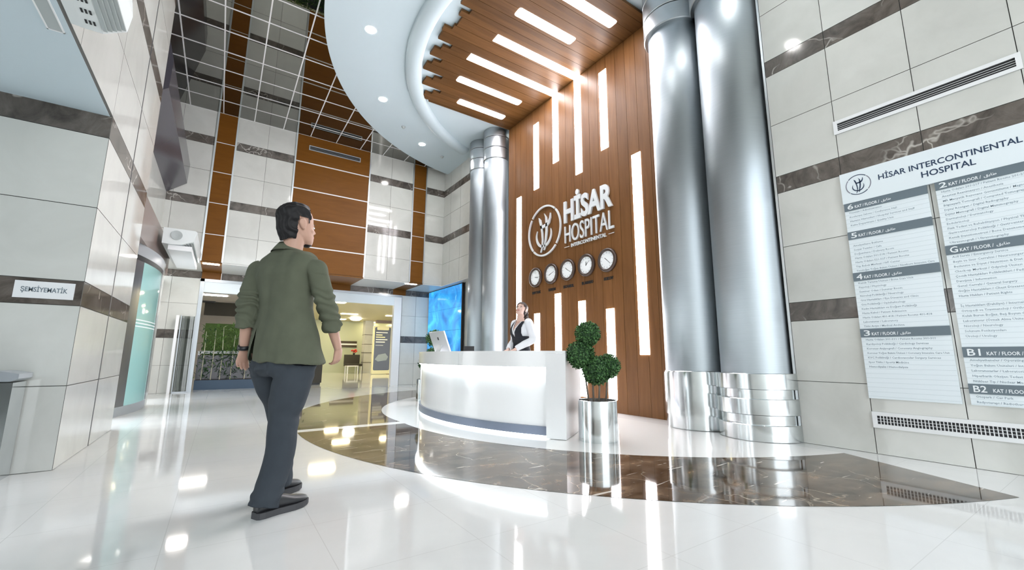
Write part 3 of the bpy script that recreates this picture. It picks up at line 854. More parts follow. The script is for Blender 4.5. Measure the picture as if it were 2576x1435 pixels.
# glass leaf and tall bar at the back-left
root = empty('glass_door_leaf', (-.72, YB-.06, 0), 'narrow framed glass door leaf beside the opening at back left', 'door', None, 'thing')
b = MB(); b.box((-.86, YB-.07, .03), (-.60, YB-.06, 1.85)); b.build('glass', 'greyglass', root)
b = MB(); b.box((-.88, YB-.08, 0), (-.86, YB-.05, 1.87)); b.box((-.60, YB-.08, 0), (-.585, YB-.05, 1.87)); b.box((-.86, YB-.08, 0), (-.60, YB-.05, .03)); b.build('frame', 'frame', root)
b = MB(); b.box((-.965, YB-.16, 0), (-.905, YB-.11, 1.86)); o = b.build('standing_bar', 'white', origin=(-.935, YB-.13, 0))
tag(o, 'thin tall white bar standing by the glass leaf at back left', 'door bar')

# ------------------------------------------------------------------ opening in the back wall: frames, lintel
b = MB(); b.box((-.585, YB-.02, 0), (-.50, YB+.12, 2.83)); b.box((-.585, YB-.02, 2.76), (4.71, YB+.1, 2.83)); struct(b, 'trim_4', 'frame')
b = MB(); b.box((-.50, YB+.0, 2.49), (4.46, YB+.12, 2.76)); struct(b, 'trim_5', 'signwhite')
b = MB(); b.box((4.455, YB-.01, 0), (4.70, YB+.14, 2.76)); struct(b, 'trim_6', 'gloss_white')
# rooms beyond
b = MB(); b.prism([(-2, 13.40, -.0005), (11, 13.40, -.0005), (11, 24.6, -.0005), (-2, 24.6, -.0005)], (0, 0, -.1)); struct(b, 'floor_corridor', 'floor')
b = MB(); b.box((-2, 13.44, 2.75), (1.9, 24.6, 2.83), 0); b.box((1.9, 13.44, 2.75), (11, 24.6, 2.83), 1); struct(b, 'ceiling_corridor', ['corrgrey', 'cream'])
b = MB(); b.box((-2, 24.5, 0), (1.9, 24.6, 2.75), 0); b.box((1.9, 24.5, 0), (11, 24.6, 2.75), 1); struct(b, 'wall_corridor_end', ['corrgrey', 'corrgreen'])
b = MB(); b.box((10.9, 13.4, 0), (11, 24.6, 2.75)); struct(b, 'wall_corridor_right', 'cream')
b = MB(); b.box((-2.1, 13.4, 0), (-2, 24.6, 2.75)); struct(b, 'wall_corridor_left', 'tile')
b = MB(); b.box((6.7, 22.6, 2.60), (8.3, 22.9, 2.75)); struct(b, 'trim_7', 'brownpanel')
cl = [((-.63, 15.95, 0), (.02, 16.25), 'warmw', 'long white ceiling light beyond the opening, above the green planter'),
      ((-.20, 19.7, 0), (.10, 20.0), 'warmw', 'small white ceiling light deeper beyond the planter'),
      ((2.75, 15.5, 0), (3.50, 15.9), 'warm', 'warm ceiling light just inside the corridor opening, nearest one'),
      ((4.30, 19.75, 0), (4.98, 20.05), 'warm', 'warm ceiling light in corridor above the dark seats'),
      ((6.24, 19.5, 0), (6.95, 19.8), 'warm', 'warm ceiling light in corridor cut by the white jamb'),
      ((4.6, 22.9, 0), (5.2, 23.3), 'warm', 'warm ceiling light at the corridor end, beside the round one'),
      ((6.70, 24.0, 0), (7.15, 24.3), 'warm', 'small warm ceiling light above the tiled corridor pillar'),
      ((8.0, 24.0, 0), (8.5, 24.3), 'warm', 'small warm ceiling light behind the phone stand')]
for (x0, y0, _), (x1, y1), mm, lab in cl:
    b = MB(); b.box((x0, y0, 2.735), (x1, y1, 2.75)); tag(b.build('corridor_light', mm, origin=((x0+x1)/2, (y0+y1)/2, 2.74)), lab, 'ceiling light', 'lights on the corridor ceiling')
tag(MB().lathe((5.45, 22.0, 2.75), [(.26, -.001), (.27, -.05), (.18, -.11), (.03, -.13)], 32).build('round_ceiling_light', 'warmw', smooth=True, origin=(5.45, 22, 2.75)), 'round glowing dome light on the corridor ceiling', 'ceiling light')
# green planter seen through the left of the opening
root = empty('bamboo_planter', (.85, 14.2, 0), 'long dark blue planter box with bamboo canes beyond the opening', 'planter')
b = MB(); b.box((-.49, 14.09, 0), (2.2, 14.42, .245)); b.build('trough', 'bluebox', root)
b = MB(); b.box((-.46, 14.12, .235), (2.17, 14.40, .25)); b.build('soil', 'soil', root)
rnd = random.Random(3)
def leaf(mb, p, d, L, wd, mi=0):
    d = Vector(d).normalized(); s = d.cross(Vector((0, 0, 1)))
    if s.length < .1: s = Vector((1, 0, 0))
    s.normalize(); p = Vector(p)
    m1 = p+d*L*.45+Vector((0, 0, L*.06)); e = p+d*L-Vector((0, 0, L*.18))
    mb.add([p, m1+s*wd, e, m1-s*wd], [(0, 1, 2, 3)], mi)
for i, x in enumerate([-.36, -.15, .05, .29, .62, .95, 1.3, 1.65, 2.0]):
    h = 1.55+rnd.uniform(-.1, .25)
    b = MB(); b.tube([(x, 14.25, .24), (x+.01, 14.25, .9), (x+rnd.uniform(-.03, .03), 14.25, h)], [.012, .011, .006], 6); b.build('cane', 'bamboo', root)
b = MB()
for k in range(1500):
    x = rnd.uniform(-.46, 2.15); zc = .27+1.4*rnd.random()**.9
    leaf(b, (x, 14.25+rnd.uniform(-.1, .12), zc), (rnd.uniform(-1, 1), rnd.uniform(-.8, .8), rnd.uniform(-.3, .9)), rnd.uniform(.12, .26), rnd.uniform(.012, .022), 0 if rnd.random() < (.25+.55*(zc > 1)) else 1)
tag(b.build('foliage', ['fern', 'green2'], root), kind='stuff')
b = MB(); b.box((-.49, 14.425, .0), (2.2, 14.44, .90)); b.build('dark_backing', 'darkpanel', root)  # dark sheet added so the space behind the canes reads dark
b = MB(); b.box((-.50, 14.62, .94), (2.2, 14.66, 1.015)); b.box((-.50, 14.62, 0), (-.45, 14.66, .94)); b.box((2.15, 14.62, 0), (2.2, 14.66, .94)); o = b.build('handrail', 'white', origin=(.85, 14.64, 0))
tag(o, 'white horizontal handrail behind the bamboo planter', 'railing')
b = MB(); b.box((-.42, 15.0, .9), (.42, 15.06, 1.80)); o = b.build('moss_panel', 'mosswall', origin=(0, 15.03, .9)); tag(o, 'green moss picture panel behind the bamboo planter', 'wall panel')
b = MB(); b.box((-.1, 15.0, 0), (.1, 15.06, .9)); b.build('panel_post', 'frame', o)
b = MB(); b.box((-.60, 18.3, 2.28), (1.8, 18.4, 2.75)); struct(b, 'trim_8', 'sofa')
b = MB(); b.box((-1.0, 18.0, 2.70), (-.3, 18.25, 2.75), 0); o = b.build('ceiling_duct', 'dark', origin=(-.65, 18.1, 2.72)); tag(o, 'dark ceiling air slot beyond the bamboo planter', 'ceiling slot')
# corridor furniture
b = MB(); b.box((6.28, 23.25, 0), (6.72, 23.7, 2.75)); struct(b, 'wall_corridor_pillar', 'tile')
b = MB()
for zz in (.55, 1.05, 1.5, 2.0): b.box((6.27, 23.24, zz-.012), (6.73, 23.71, zz+.012))
struct(b, 'trim_9', 'brownsign')
root = empty('phone_stand', (6.69, 21.5, 0), 'tall phone shaped advertising stand with pale yellow frame in the corridor', 'display stand')
yf = 21.45
b = MB(); b.prism([(u, yf, v) for u, v in rrect(6.21, 7.15, .02, 2.37, .05)], (0, .12, 0)); b.build('stand_body', 'yellow', root)
b = MB(); b.prism([(u, yf-.005, v) for u, v in rrect(6.28, 7.08, .19, 2.31, .06)], (0, .006, 0)); b.build('screen', mat('stand_screen', (.055, .065, .10), .25), root)
b = MB(); b.prism([(u, yf-.009, v) for u, v in rrect(6.38, 6.98, 2.17, 2.33, .05)], (0, .005, 0)); b.build('notch', 'yellow', root)
b = MB()
for k, (zz, x1, mi) in enumerate(((2.02, 6.92, 1), (1.90, 6.66, 0), (1.79, 6.80, 0), (1.67, 6.92, 1), (1.55, 6.80, 1), (1.40, 6.72, 1))):
    b.box((6.34, yf-.008, zz), (x1, yf-.004, zz+(.05 if k < 5 else .02)), mi)
b.build('text_lines', ['yellow', 'textwhite'], root)
b = MB(); b.prism([(6.34, yf-.008, .72), (6.5, yf-.008, .95), (6.85, yf-.008, 1.02), (7.0, yf-.008, .85), (6.92, yf-.008, .68), (6.5, yf-.008, .62)], (0, .004, 0)); b.build('picture', mat('stand_picture', (.30, .36, .42), .4), root)
b = MB(); b.box((5.0, 24.44, 1.36), (6.2, 24.5, 1.47), 0); b.box((5.0, 24.44, 1.55), (6.2, 24.5, 1.68), 0); b.box((5.0, 24.44, 1.47), (6.2, 24.5, 1.55), 1)
tag(b.build('wall_banner', ['brownsign', 'textwhite'], origin=(5.6, 24.47, 1.36)), 'dark band sign on the far corridor wall behind the seats', 'sign')
root = empty('waiting_seat', (5.8, 23.4, 0), 'dark upholstered waiting seat with white legs in the corridor', 'seat')
b = MB(); b.box((5.42, 23.1, .36), (6.20, 23.75, .48)); b.build('seat', 'sofa', root)
b = MB(); b.box((5.42, 23.65, .48), (6.20, 23.78, .95)); b.build('backrest', 'sofa', root)
for x in (5.46, 6.14):
    b = MB(); b.box((x, 23.12, 0), (x+.05, 23.17, .36)); b.box((x, 23.65, 0), (x+.05, 23.7, .36)); b.build('leg', 'white', root)
root = empty('side_table', (5.35, 22.7, 0), 'low white frame table in front of the dark waiting seat', 'table')
b = MB(); b.box((5.30, 22.45, .36), (5.85, 22.95, .40)); b.build('table_top', 'white', root)
for x, y in ((5.31, 22.46), (5.80, 22.46), (5.31, 22.90), (5.80, 22.90)):
    b = MB(); b.box((x, y, 0), (x+.04, y+.04, .36)); b.build('leg', 'white', root)
root = empty('flower_vase', (5.9, 23.72, .95), 'red flower arrangement above the dark waiting seat', 'flowers')
b = MB(); b.lathe((5.9, 23.715, .95), [(.05, 0), (.06, .06), (.035, .1)], 16); b.build('vase', 'dark', root)
b = MB()
for k in range(14): b.ball((5.9+rnd.uniform(-.12, .12), 23.72+rnd.uniform(-.06, .06), 1.12+rnd.uniform(-.05, .09)), .045, 8, 6)
b.build('flowers', 'red', root, smooth=True)
b = MB(); b.box((7.75, 23.9, 0), (8.3, 23.95, 2.05)); o = b.build('door_1', 'door', origin=(8, 23.92, 0)); tag(o, kind='structure')
root = empty('corridor_cabinet', (2.6, 14.9, 0), 'low dark brown cabinet just inside the corridor opening', 'cabinet')
b = MB(); b.box((2.25, 14.7, .06), (2.72, 15.1, .62)); b.build('body', 'sofa', root)
b = MB(); b.box((2.22, 14.67, .62), (2.75, 15.13, .66)); b.build('top', 'brownsign', root)
b = MB(); b.box((2.28, 14.73, 0), (2.69, 15.07, .06)); b.build('plinth', 'dark', root)

# ------------------------------------------------------------------ blue video wall on the right side wall
XV = 5.60
m, t, p = newmat('video_picture')
v = coords(t)
f1 = noise_tex(t, v, 1.3, 3, .5, 1.5); f2 = noise_tex(t, v, 2.6, 5, .6, 2.0)
c1 = ramp(t, f1, [(.30, (.015, .13, .42)), (.55, (.03, .30, .66)), (.75, (.07, .52, .68))])
c2 = ramp(t, f2, [(.62, (0, 0, 0)), (.78, (.18, .28, .30))])
cc = mixc(t, 1.0, c1, c2, 'ADD')
t.links.new(cc, p.inputs['Emission Color']); setp(p, col=(.01, .02, .04), rough=.08, es=.75)
M['video'] = m
root = empty('video_wall', (XV, 12.07, 1.0), 'large glowing blue video wall beside the far steel columns', 'screen', None, 'thing')
for i in range(2):
    for j in range(3):
        y0 = 10.89+1.18*i; z0 = 1.0+.66*j
        b = MB(); b.box((XV, y0+.004, z0+.004), (XV+.02, y0+1.176, z0+.656)); b.build('display_panel', 'video', root)
b = MB(); b.box((XV+.02, 10.87, .98), (5.658, 13.27, 3.0)); b.box((XV-.005, 10.83, .98), (5.66, 10.87, 3.0)); b.build('housing', 'black', root)

# ------------------------------------------------------------------ reception desk
DKC = (6.194, 5.75)
AE = math.radians(34.6); AP = math.radians(30.9)
root = empty('reception_desk', (3.0, 5.75, 0), 'curved white reception desk with grey plinth and glowing front', 'reception desk')
def dk(r, a, z): return (DKC[0]-r*math.cos(a), DKC[1]-r*math.sin(a), z)
def dkband(mb, r0, r1, a0, a1, z0, z1, n=64, mi=0):
    R = []
    for i in range(n+1):
        a = a0+(a1-a0)*i/n
        R.append([dk(r0, a, z0), dk(r1, a, z0), dk(r1, a, z1), dk(r0, a, z1)])
    mb.rings(R, mi); return mb
dkband(MB(), 3.10, 3.545, -AP, AP, .125, .74, mi=0).build('front_panel', 'gloss_white', root)
dkband(MB(), 3.50, 3.600, -AP, AP, .785, .945).build('fascia', 'gloss_white', root)
dkband(MB(), 3.41, 3.604, -AE, AE, .945, .972).build('counter_top', 'gloss_white', root)
dkband(MB(), 2.80, 3.435, -AP, AP, .741, .765).build('work_surface', 'gloss_white', root)
dkband(MB(), 3.10, 3.570, -AP, AP, .028, .124).build('plinth', 'kick', root)
dkband(MB(), 3.551, 3.585, -AP, AP, .772, .784).build('led_line', 'ledsoft', root)
dkband(MB(), 3.36, 3.49, -AP, AP, .014, .027).build('floor_led', 'ledsoft', root)
dkband(MB(), 3.44, 3.50, -AP, AP, .741, .944).build('upstand', 'gloss_white', root)
for sg in (-1, 1):
    a0, a1 = sorted((sg*AP, sg*AE))
    dkband(MB(), 2.84, 3.602, a0, a1, .006, .944, 6).build('end_panel', 'gloss_white', root)
b = MB(); dkband(b, 3.50, 3.6008, .16, .1606, .787, .943, 2); b.build('fascia_joint', 'frame', root)
# ------------------------------------------------------------------ topiary in steel pot
def topiary(lab, c, pot, balls, potmat, leaves):
    root = empty('potted_topiary', c, lab, 'potted plant')
    r, h = pot
    MB().lathe(c, [(r, 0), (r, h), (r-.008, h), (r-.008, h-.05)], 48, cap=False).build('pot', potmat, root, autos=40)
    MB().lathe(c, [(r-.009, h-.06), (r-.009, h-.04)], 32).build('soil', 'soil', root)
    for (bx, by, bz, br) in balls:
        base = Vector((c[0]+(bx-c[0])*.6+.02, c[1]+(by-c[1])*.6, c[2]+h-.05)); tp = Vector((bx, by, bz))
        mid = (base+tp)/2+Vector((rnd.uniform(-.02, .02), rnd.uniform(-.02, .02), 0))
        MB().tube([base, mid, tp], [.011, .010, .008], 8).build('trunk', 'trunk', root, smooth=True)
    for (bx, by, bz, br) in balls:
        b = MB(); b.ball((bx, by, bz), br*.84, 20, 12, 1)
        for k in range(leaves):
            d = Vector((rnd.gauss(0, 1), rnd.gauss(0, 1), rnd.gauss(0, 1))).normalized()
            p0 = Vector((bx, by, bz))+d*br*rnd.uniform(.76, .97)
            tdir = (d*.5+Vector((rnd.gauss(0, 1), rnd.gauss(0, 1), rnd.gauss(0, 1)))*.5).normalized()
            s = tdir.cross(d)
            if s.length < .05: continue
            s.normalize(); L = rnd.uniform(.018, .034)*(br/.15)**.5; wd = L*.33
            b.add([p0, p0+tdir*L*.5+s*wd, p0+tdir*L, p0+tdir*L*.5-s*wd], [(0, 1, 2, 3)], 0 if rnd.random() < .62 else 1)
        b.build('crown', ['green1', 'green2'], root)
topiary('topiary of clipped green balls in a shiny steel pot beside the near end of desk', (3.542, 3.532, 0), (.214, .432),
        [(3.478, 3.596, 1.165, .142), (3.415, 3.655, .925, .160), (3.530, 3.520, .752, .158), (3.66, 3.47, .80, .135)], 'planter', 2300)
Fh = Vector((math.sin(YAW), math.cos(YAW), 0)); Rh = Vector((math.cos(YAW), -math.sin(YAW), 0))
def ud(u, d, z): return Rh*u+Fh*d+Z3*z
topiary('topiary of clipped green balls rising behind the far left end of the desk', (3.60, 8.45, 0), (.214, .432),
        [(3.72, 8.42, 1.27, .185), (3.66, 8.30, .93, .165), (3.60, 8.56, .75, .158), (3.72, 8.45, .80, .135)], 'planter', 1200)

# ------------------------------------------------------------------ computer on the desk, chair behind
root = empty('desktop_computer', ud(-1.28, 7.65, .766), 'silver all in one desktop computer seen from behind on the reception desk', 'computer')
bn = (Rh*(-.78)-Fh*.62).normalized()                 # direction the back looks
sd = Z3.cross(bn).normalized()
tl = math.radians(22)
upv = (Z3*math.cos(tl)+bn*math.sin(tl)).normalized(); nn = sd.cross(upv).normalized()
if nn.dot(bn) < 0: nn = -nn
cc0 = ud(-1.281, 7.65, 1.158)
b = MB(); b.obox(cc0, (sd, upv, nn), (.27, .19, .012)); b.build('screen_back', 'alu', root)
b = MB(); b.obox(cc0-nn*.0125, (sd, upv, nn), (.262, .182, .002)); b.build('screen', 'black', root)
b = MB(); b.obox(cc0+nn*.0128+upv*.06, (sd, upv, nn), (.022, .026, .001)); b.build('back_mark', 'dark', root)
ft = Vector((cc0.x, cc0.y, .768))
b = MB(); b.prism([ft+sd*s+bn*(.10)+Z3*.0 for s in (-.09, .09)]+[ft+sd*s-bn*.08 for s in (.09, -.09)], (0, 0, .008)); b.build('foot', 'alu', root)
b = MB()
p0 = ft+bn*.09+Z3*.006; p1 = cc0+nn*.012-upv*.06
b.prism([p0+sd*.085, p0-sd*.085, p1-sd*.07, p1+sd*.07], bn*.006+Z3*.004); b.build('neck', 'alu', root)
root = empty('office_chair', ud(-.95, 8.75, 0), 'black office chair back just showing above the desk', 'chair')
oc = ud(-.86, 8.75, 0)
b = MB(); b.obox(oc+Z3*.95, (Rh, Fh, Z3), (.10, .03, .155)); b.build('backrest', 'dark', root)
b = MB(); b.obox(oc+Fh*.25+Z3*.48, (Rh, Fh, Z3), (.24, .24, .04)); b.build('seat', 'dark', root)
b = MB(); b.tube([oc+Fh*.25+Z3*.08, oc+Fh*.25+Z3*.46], .03, 10); b.tube([oc+Fh*.02+Z3*.50, oc+Z3*.85], .02, 8); b.build('stem', 'dark', root)
b = MB()
for k in range(5):
    a = 2*PI*k/5; b.tube([oc+Fh*.25+Z3*.08, oc+Fh*.25+Vector((.28*math.cos(a), .28*math.sin(a), .045))], [.022, .016], 8); 
    b.ball(tuple(oc+Fh*.25+Vector((.28*math.cos(a), .28*math.sin(a), .031))), .03, 10, 8)
b.build('base', 'dark', root)
# ------------------------------------------------------------------ people
M['skin'] = mat('skin', (.50, .30, .225), .55)
M['skin_f'] = mat('skin_light', (.60, .40, .33), .5)
M['lips'] = mat('lips', (.42, .13, .12), .45)
M['eyewhite'] = mat('eye_white', (.75, .74, .72), .3)
M['iris'] = mat('eye_dark', (.02, .014, .01), .2)
M['hair'] = fabric_mat('hair_dark', (.013, .012, .013), .55, 120, .5, .4)
M['hair_f'] = fabric_mat('hair_brown', (.030, .019, .015), .42, 120, .5, .3)
M['jacket'] = fabric_mat('jacket_olive', (.108, .118, .082), .85, 420, .25, .14)
M['trouser'] = fabric_mat('trouser_slate', (.043, .052, .064), .8, 500, .15, .15)
M['shoe'] = mat('shoe_leather', (.020, .021, .024), .38)
M['sole'] = mat('shoe_sole', (.05, .05, .055), .6)
M['shirt_w'] = fabric_mat('blouse_white', (.72, .74, .77), .7, 300, .1, .06)
M['vest'] = fabric_mat('vest_black', (.012, .014, .020), .7, 300, .1, .2)

def remesh(mb, vox, smooth=2, fn=None):
    # fuse closed shells into one continuous surface
    me = bpy.data.meshes.new('r'); me.from_pydata(mb.v, [], mb.f); me.update()
    ob = bpy.data.objects.new('r', me); COL.objects.link(ob)
    md = ob.modifiers.new('r', 'REMESH'); md.mode = 'VOXEL'; md.voxel_size = vox
    if smooth:
        sm = ob.modifiers.new('s', 'SMOOTH'); sm.factor = .5; sm.iterations = smooth
    dg = bpy.context.evaluated_depsgraph_get(); dg.update()
    ev = ob.evaluated_get(dg); m2 = ev.to_mesh()
    out = MB(); out.v = [v.co.copy() for v in m2.vertices]; out.f = [tuple(p.vertices) for p in m2.polygons]; out.m = [0]*len(out.f)
    nr = [v.normal.copy() for v in m2.vertices]
    ev.to_mesh_clear(); bpy.data.objects.remove(ob); bpy.data.meshes.remove(me)
    if fn: out.v = [v+nr_*fn(v, nr_) for v, nr_ in zip(out.v, nr)]
    out.n = nr
    return out
def cull(mb, keep):
    # keep only faces whose centre passes the test
    fs = []
    for f in mb.f:
        c = sum((mb.v[i] for i in f), Vector())/len(f)
        if keep(c): fs.append(f)
    use = sorted({i for f in fs for i in f}); ix = {k: j for j, k in enumerate(use)}
    out = MB(); out.v = [mb.v[i] for i in use]; out.f = [tuple(ix[i] for i in f) for f in fs]; out.m = [0]*len(fs)
    return out
def sring(c, a, b, z, th=0, n=2.4, seg=28, tilt=(0, 0)):
    R = []
    for j in range(seg):
        t = 2*PI*j/seg; ct, st = math.cos(t), math.sin(t)
        x = a*math.copysign(abs(ct)**(2/n), ct); y = b*math.copysign(abs(st)**(2/n), st)
        X = x*math.cos(th)+y*math.sin(th); Y = -x*math.sin(th)+y*math.cos(th)
        R.append((c[0]+X, c[1]+Y, z+tilt[0]*x+tilt[1]*y))
    return R
def head_shape(mb, mt, s=1.0, neck=True, jaw=1.0):
    S = [(-.002, .072, .020, .016), (.008, .066, .036, .032), (.025, .050, .050*jaw, .052), (.05, .028, .061*jaw, .076), (.08, .012, .068, .090), (.11, .004, .0725, .096),
         (.14, .0, .0755, .099), (.17, -.002, .0765, .099), (.20, -.004, .070, .090), (.222, -.006, .055, .070), (.238, -.006, .032, .042), (.243, -.006, .008, .01)]
    h = MB(); h.rings([sring((0, y), a, b, z, 0, 2.15, 24) for z, y, a, b in S])
    h.rings([sring((0, y), a, b, z, 0, 2, 10) for z, y, a, b in ((.078, .100, .020, .012), (.088, .110, .017, .016), (.10, .106, .012, .014), (.125, .094, .008, .012), (.14, .090, .006, .008))])   # nose
    h.rings([sring((0, y), a, b, z, 0, 2, 12) for z, y, a, b in ((.046, .092, .020, .010), (.053, .096, .024, .012), (.060, .096, .022, .012), (.066, .092, .014, .010))])   # mouth mound
    for sg in (-1, 1):
        h.rings([[(sg*(x+.006+.011*math.cos(2*PI*j/12)), y-.004+r*1.2*math.sin(2*PI*j/12), z) for j in range(12)] for z, x, y, r in ((.082, .069, .004, .006), (.092, .073, .002, .013), (.115, .079, -.004, .020), (.135, .081, -.006, .019), (.148, .077, -.002, .010))])
        h.ball((sg*.030, .086, .128), (.018, .010, .008), 10, 8)    # brow ridge
        h.ball((sg*.042, .068, .088), (.020, .018, .018), 10, 8)    # cheek
    if neck: h.tube([(0, -.030, -.10), (0, -.018, -.02), (0, -.006, .06)], [(.058, .058), (.055, .057), (.056, .060)], 18)
    h.v = [mt @ (v*s) for v in h.v]
    mb._m(h, 0); return mb
def face_parts(mt, s, root, lipmat, browmat):
    L = MB()
    L.tube([(-.027, .093, .0625), (-.018, .101, .057), (-.007, .106, .0545), (.007, .106, .0545), (.018, .101, .057), (.027, .093, .0625)], [.002, .0042, .0052, .0052, .0042, .002], 8)
    L.tube([(-.025, .094, .0635), (-.012, .104, .0625), (0, .106, .0615), (.012, .104, .0625), (.025, .094, .0635)], [.0016, .0034, .0036, .0034, .0016], 8)
    L.v = [mt @ (v*s) for v in L.v]; L.build('lips', lipmat, root, smooth=True)
    for sg in (-1, 1):
        e = MB(); e.ball((sg*.031, .0905, .113), (.013, .008, .0075), 12, 8); e.v = [mt @ (v*s) for v in e.v]; ey = e.build('eye', 'eyewhite', root, smooth=True)
        e = MB(); e.ball((sg*.031, .0965, .113), (.006, .003, .006), 10, 6); e.v = [mt @ (v*s) for v in e.v]; e.build('iris', 'iris', ey, smooth=True)
        e = MB(); e.tube([(sg*.015, .0995, .1325), (sg*.032, .098, .1355), (sg*.050, .086, .1285)], [.0028, .0036, .002], 6); e.v = [mt @ (v*s) for v in e.v]; e.build('eyebrow', browmat, root, smooth=True)
def hand(mb, wr, d, pn, side, s=1.0, curl=.5):
    # wr wrist, d direction to the fingers, pn palm normal, side: direction of the thumb
    wr, d, pn = Vector(wr), Vector(d).normalized(), Vector(pn); pn = (pn-d*pn.dot(d)).normalized()
    th = Vector(side); th = (th-d*th.dot(d)-pn*th.dot(pn)).normalized()
    def P(a, b, c): return wr+(d*a+th*b+pn*c)*s
    R = []
    for a, wd, tk, off in ((-.012, .026, .020, 0), (.015, .030, .018, .001), (.05, .039, .016, .003), (.082, .041, .013, .001), (.092, .036, .008, 0)):
        R.append([P(a, off+wd*math.cos(2*PI*j/14), tk*math.sin(2*PI*j/14)) for j in range(14)])
    mb.rings(R)
    for b, L, r, k in ((.031, .070, .0088, .85), (.0105, .078, .0090, 1.0), (-.011, .072, .0086, 1.1), (-.031, .056, .0076, 1.25)):
        p = P(.078, b, 0); ang = .20; pts = [p]
        for q, f in enumerate((.45, .31, .24)):
            ang += curl*k*(.55 if q == 0 else .75)
            p = p+(d*math.cos(ang)+pn*math.sin(ang)+th*b*.9)*L*f*s; pts.append(p)
        mb.tube([P(.055, b*.9, 0)]+pts, [r*s, r*s, r*.95*s, r*.88*s, r*.72*s], 10)
    t0 = P(.010, .022, .006); t1 = P(.040, .046, .014); t2 = P(.068, .054, .026); t3 = P(.090, .052, .036)
    mb.tube([t0, t1, t2, t3], [.014*s, .0125*s, .0105*s, .0075*s], 10)
def limb(mb, pts, rad, seg=20):
    # smooth a joint path with Catmull-Rom and skin it
    pts = [Vector(p) for p in pts]; Q, W = [], []
    rad = [r if isinstance(r, tuple) else (r, r) for r in rad]
    for i in range(len(pts)-1):
        p0, p1, p2, p3 = pts[max(i-1, 0)], pts[i], pts[i+1], pts[min(i+2, len(pts)-1)]
        for k in range(5):
            t = k/5
            Q.append(.5*((2*p1)+(p2-p0)*t+(2*p0-5*p1+4*p2-p3)*t*t+(3*p1-p0-3*p2+p3)*t**3))
            W.append(tuple(rad[i][m]*(1-t)+rad[i+1][m]*t for m in (0, 1)))
    Q.append(pts[-1]); W.append(rad[-1])
    mb.tube(Q, W, seg)

# ---- the walking man, built in a frame: x right, y away from the camera, z up
MD = 2.8; MU = -1.48
def P(u, y, z):
    k = (MD+y)/MD
    return Vector((u*k-MU, y, CAMH+(z-CAMH)*k))
man_loc = Rh*MU+Fh*MD
MAN = Matrix(((Rh.x, Fh.x, 0, man_loc.x), (Rh.y, Fh.y, 0, man_loc.y), (0, 0, 1, 0), (0, 0, 0, 1)))
man = empty('person', tuple(man_loc), 'man in olive blazer and dark trousers walking away across the lobby', 'person')
TH = math.radians(28)
hc = P(-1.462, -.01, 1.648)
HM = Matrix.Translation(hc) @ Matrix.Rotation(math.radians(-34), 4, 'Z') @ Matrix.Rotation(math.radians(3), 4, 'X')
HS = 1.10
# key joints
shL, shR = P(-1.695, .10, 1.492), P(-1.315, -.10, 1.494)
elL, elR = P(-1.742, -.04, 1.275), P(-1.240, -.05, 1.28)
cuL, cuR = P(-1.742, -.02, 1.085), P(-1.168, .06, 1.075)
wrL, wrR = P(-1.735, .02, .945), P(-1.128, .13, .955)
hipR, hipL = P(-1.395, -.06, .86), P(-1.585, .06, .86)
knR, knL = P(-1.440, -.05, .50), P(-1.447, .14, .50)
anR, anL = Vector((.048, -.165, .085)), Vector((-.035, .17, .10))
body = MB()
head_shape(body, HM, HS)
for z, c, a, b_ in ():
    pass
body.rings([sring((c, cy), a, b_, z, TH, 2.4) for z, c, cy, a, b_ in ((.84, -.01, 0, .155, .10), (1.0, -.005, 0, .165, .10), (1.2, -.01, 0, .15, .09), (1.42, -.02, 0, .17, .10), (1.52, -.02, 0, .15, .07), (1.60, -.02, 0, .06, .055))])
for sh, el, wr in ((shL, elL, wrL), (shR, elR, wrR)): limb(body, [sh, el, (el+wr)/2, wr], [.045, .040, .038, (.024, .030)], 16)
dL = (P(-1.748, .05, .80)-wrL); dR = (P(-1.128, .20, .80)-wrR)
hand(body, wrL, dL, Vector((.75, -.55, 0)), Vector((.55, .75, 0)), 1.0, .62)
hand(body, wrR, dR, Vector((-.8, .3, 0)), Vector((.3, .9, 0)), 1.0, .45)
for hp, kn, an in ((hipL, knL, anL), (hipR, knR, anR)): limb(body, [hp, kn, an], [.07, .05, .038], 14)
bm_ = remesh(body, .0048, 3); bm_.xf(MAN)
bm_.build('body', 'skin', man, smooth=True)
class XRoot: pass
face_parts(MAN @ HM, HS, man, 'lips', 'hair')
# beard on the chin and jaw
bd = MB(); bd.rings([sring((0, y), a, b_, z, 0, 2, 16) for z, y, a, b_ in ((-.008, .070, .014, .012), (.004, .068, .030, .030), (.022, .058, .040, .045), (.036, .052, .036, .046), (.041, .052, .030, .043))])
bd.rings([sring((0, .099), .022, .008, z, 0, 2, 10) for z in (.067, .071, .075)])
bd.v = [MAN @ (HM @ (v*HS)) for v in bd.v]; bd.build('beard', 'hair', man, smooth=True)
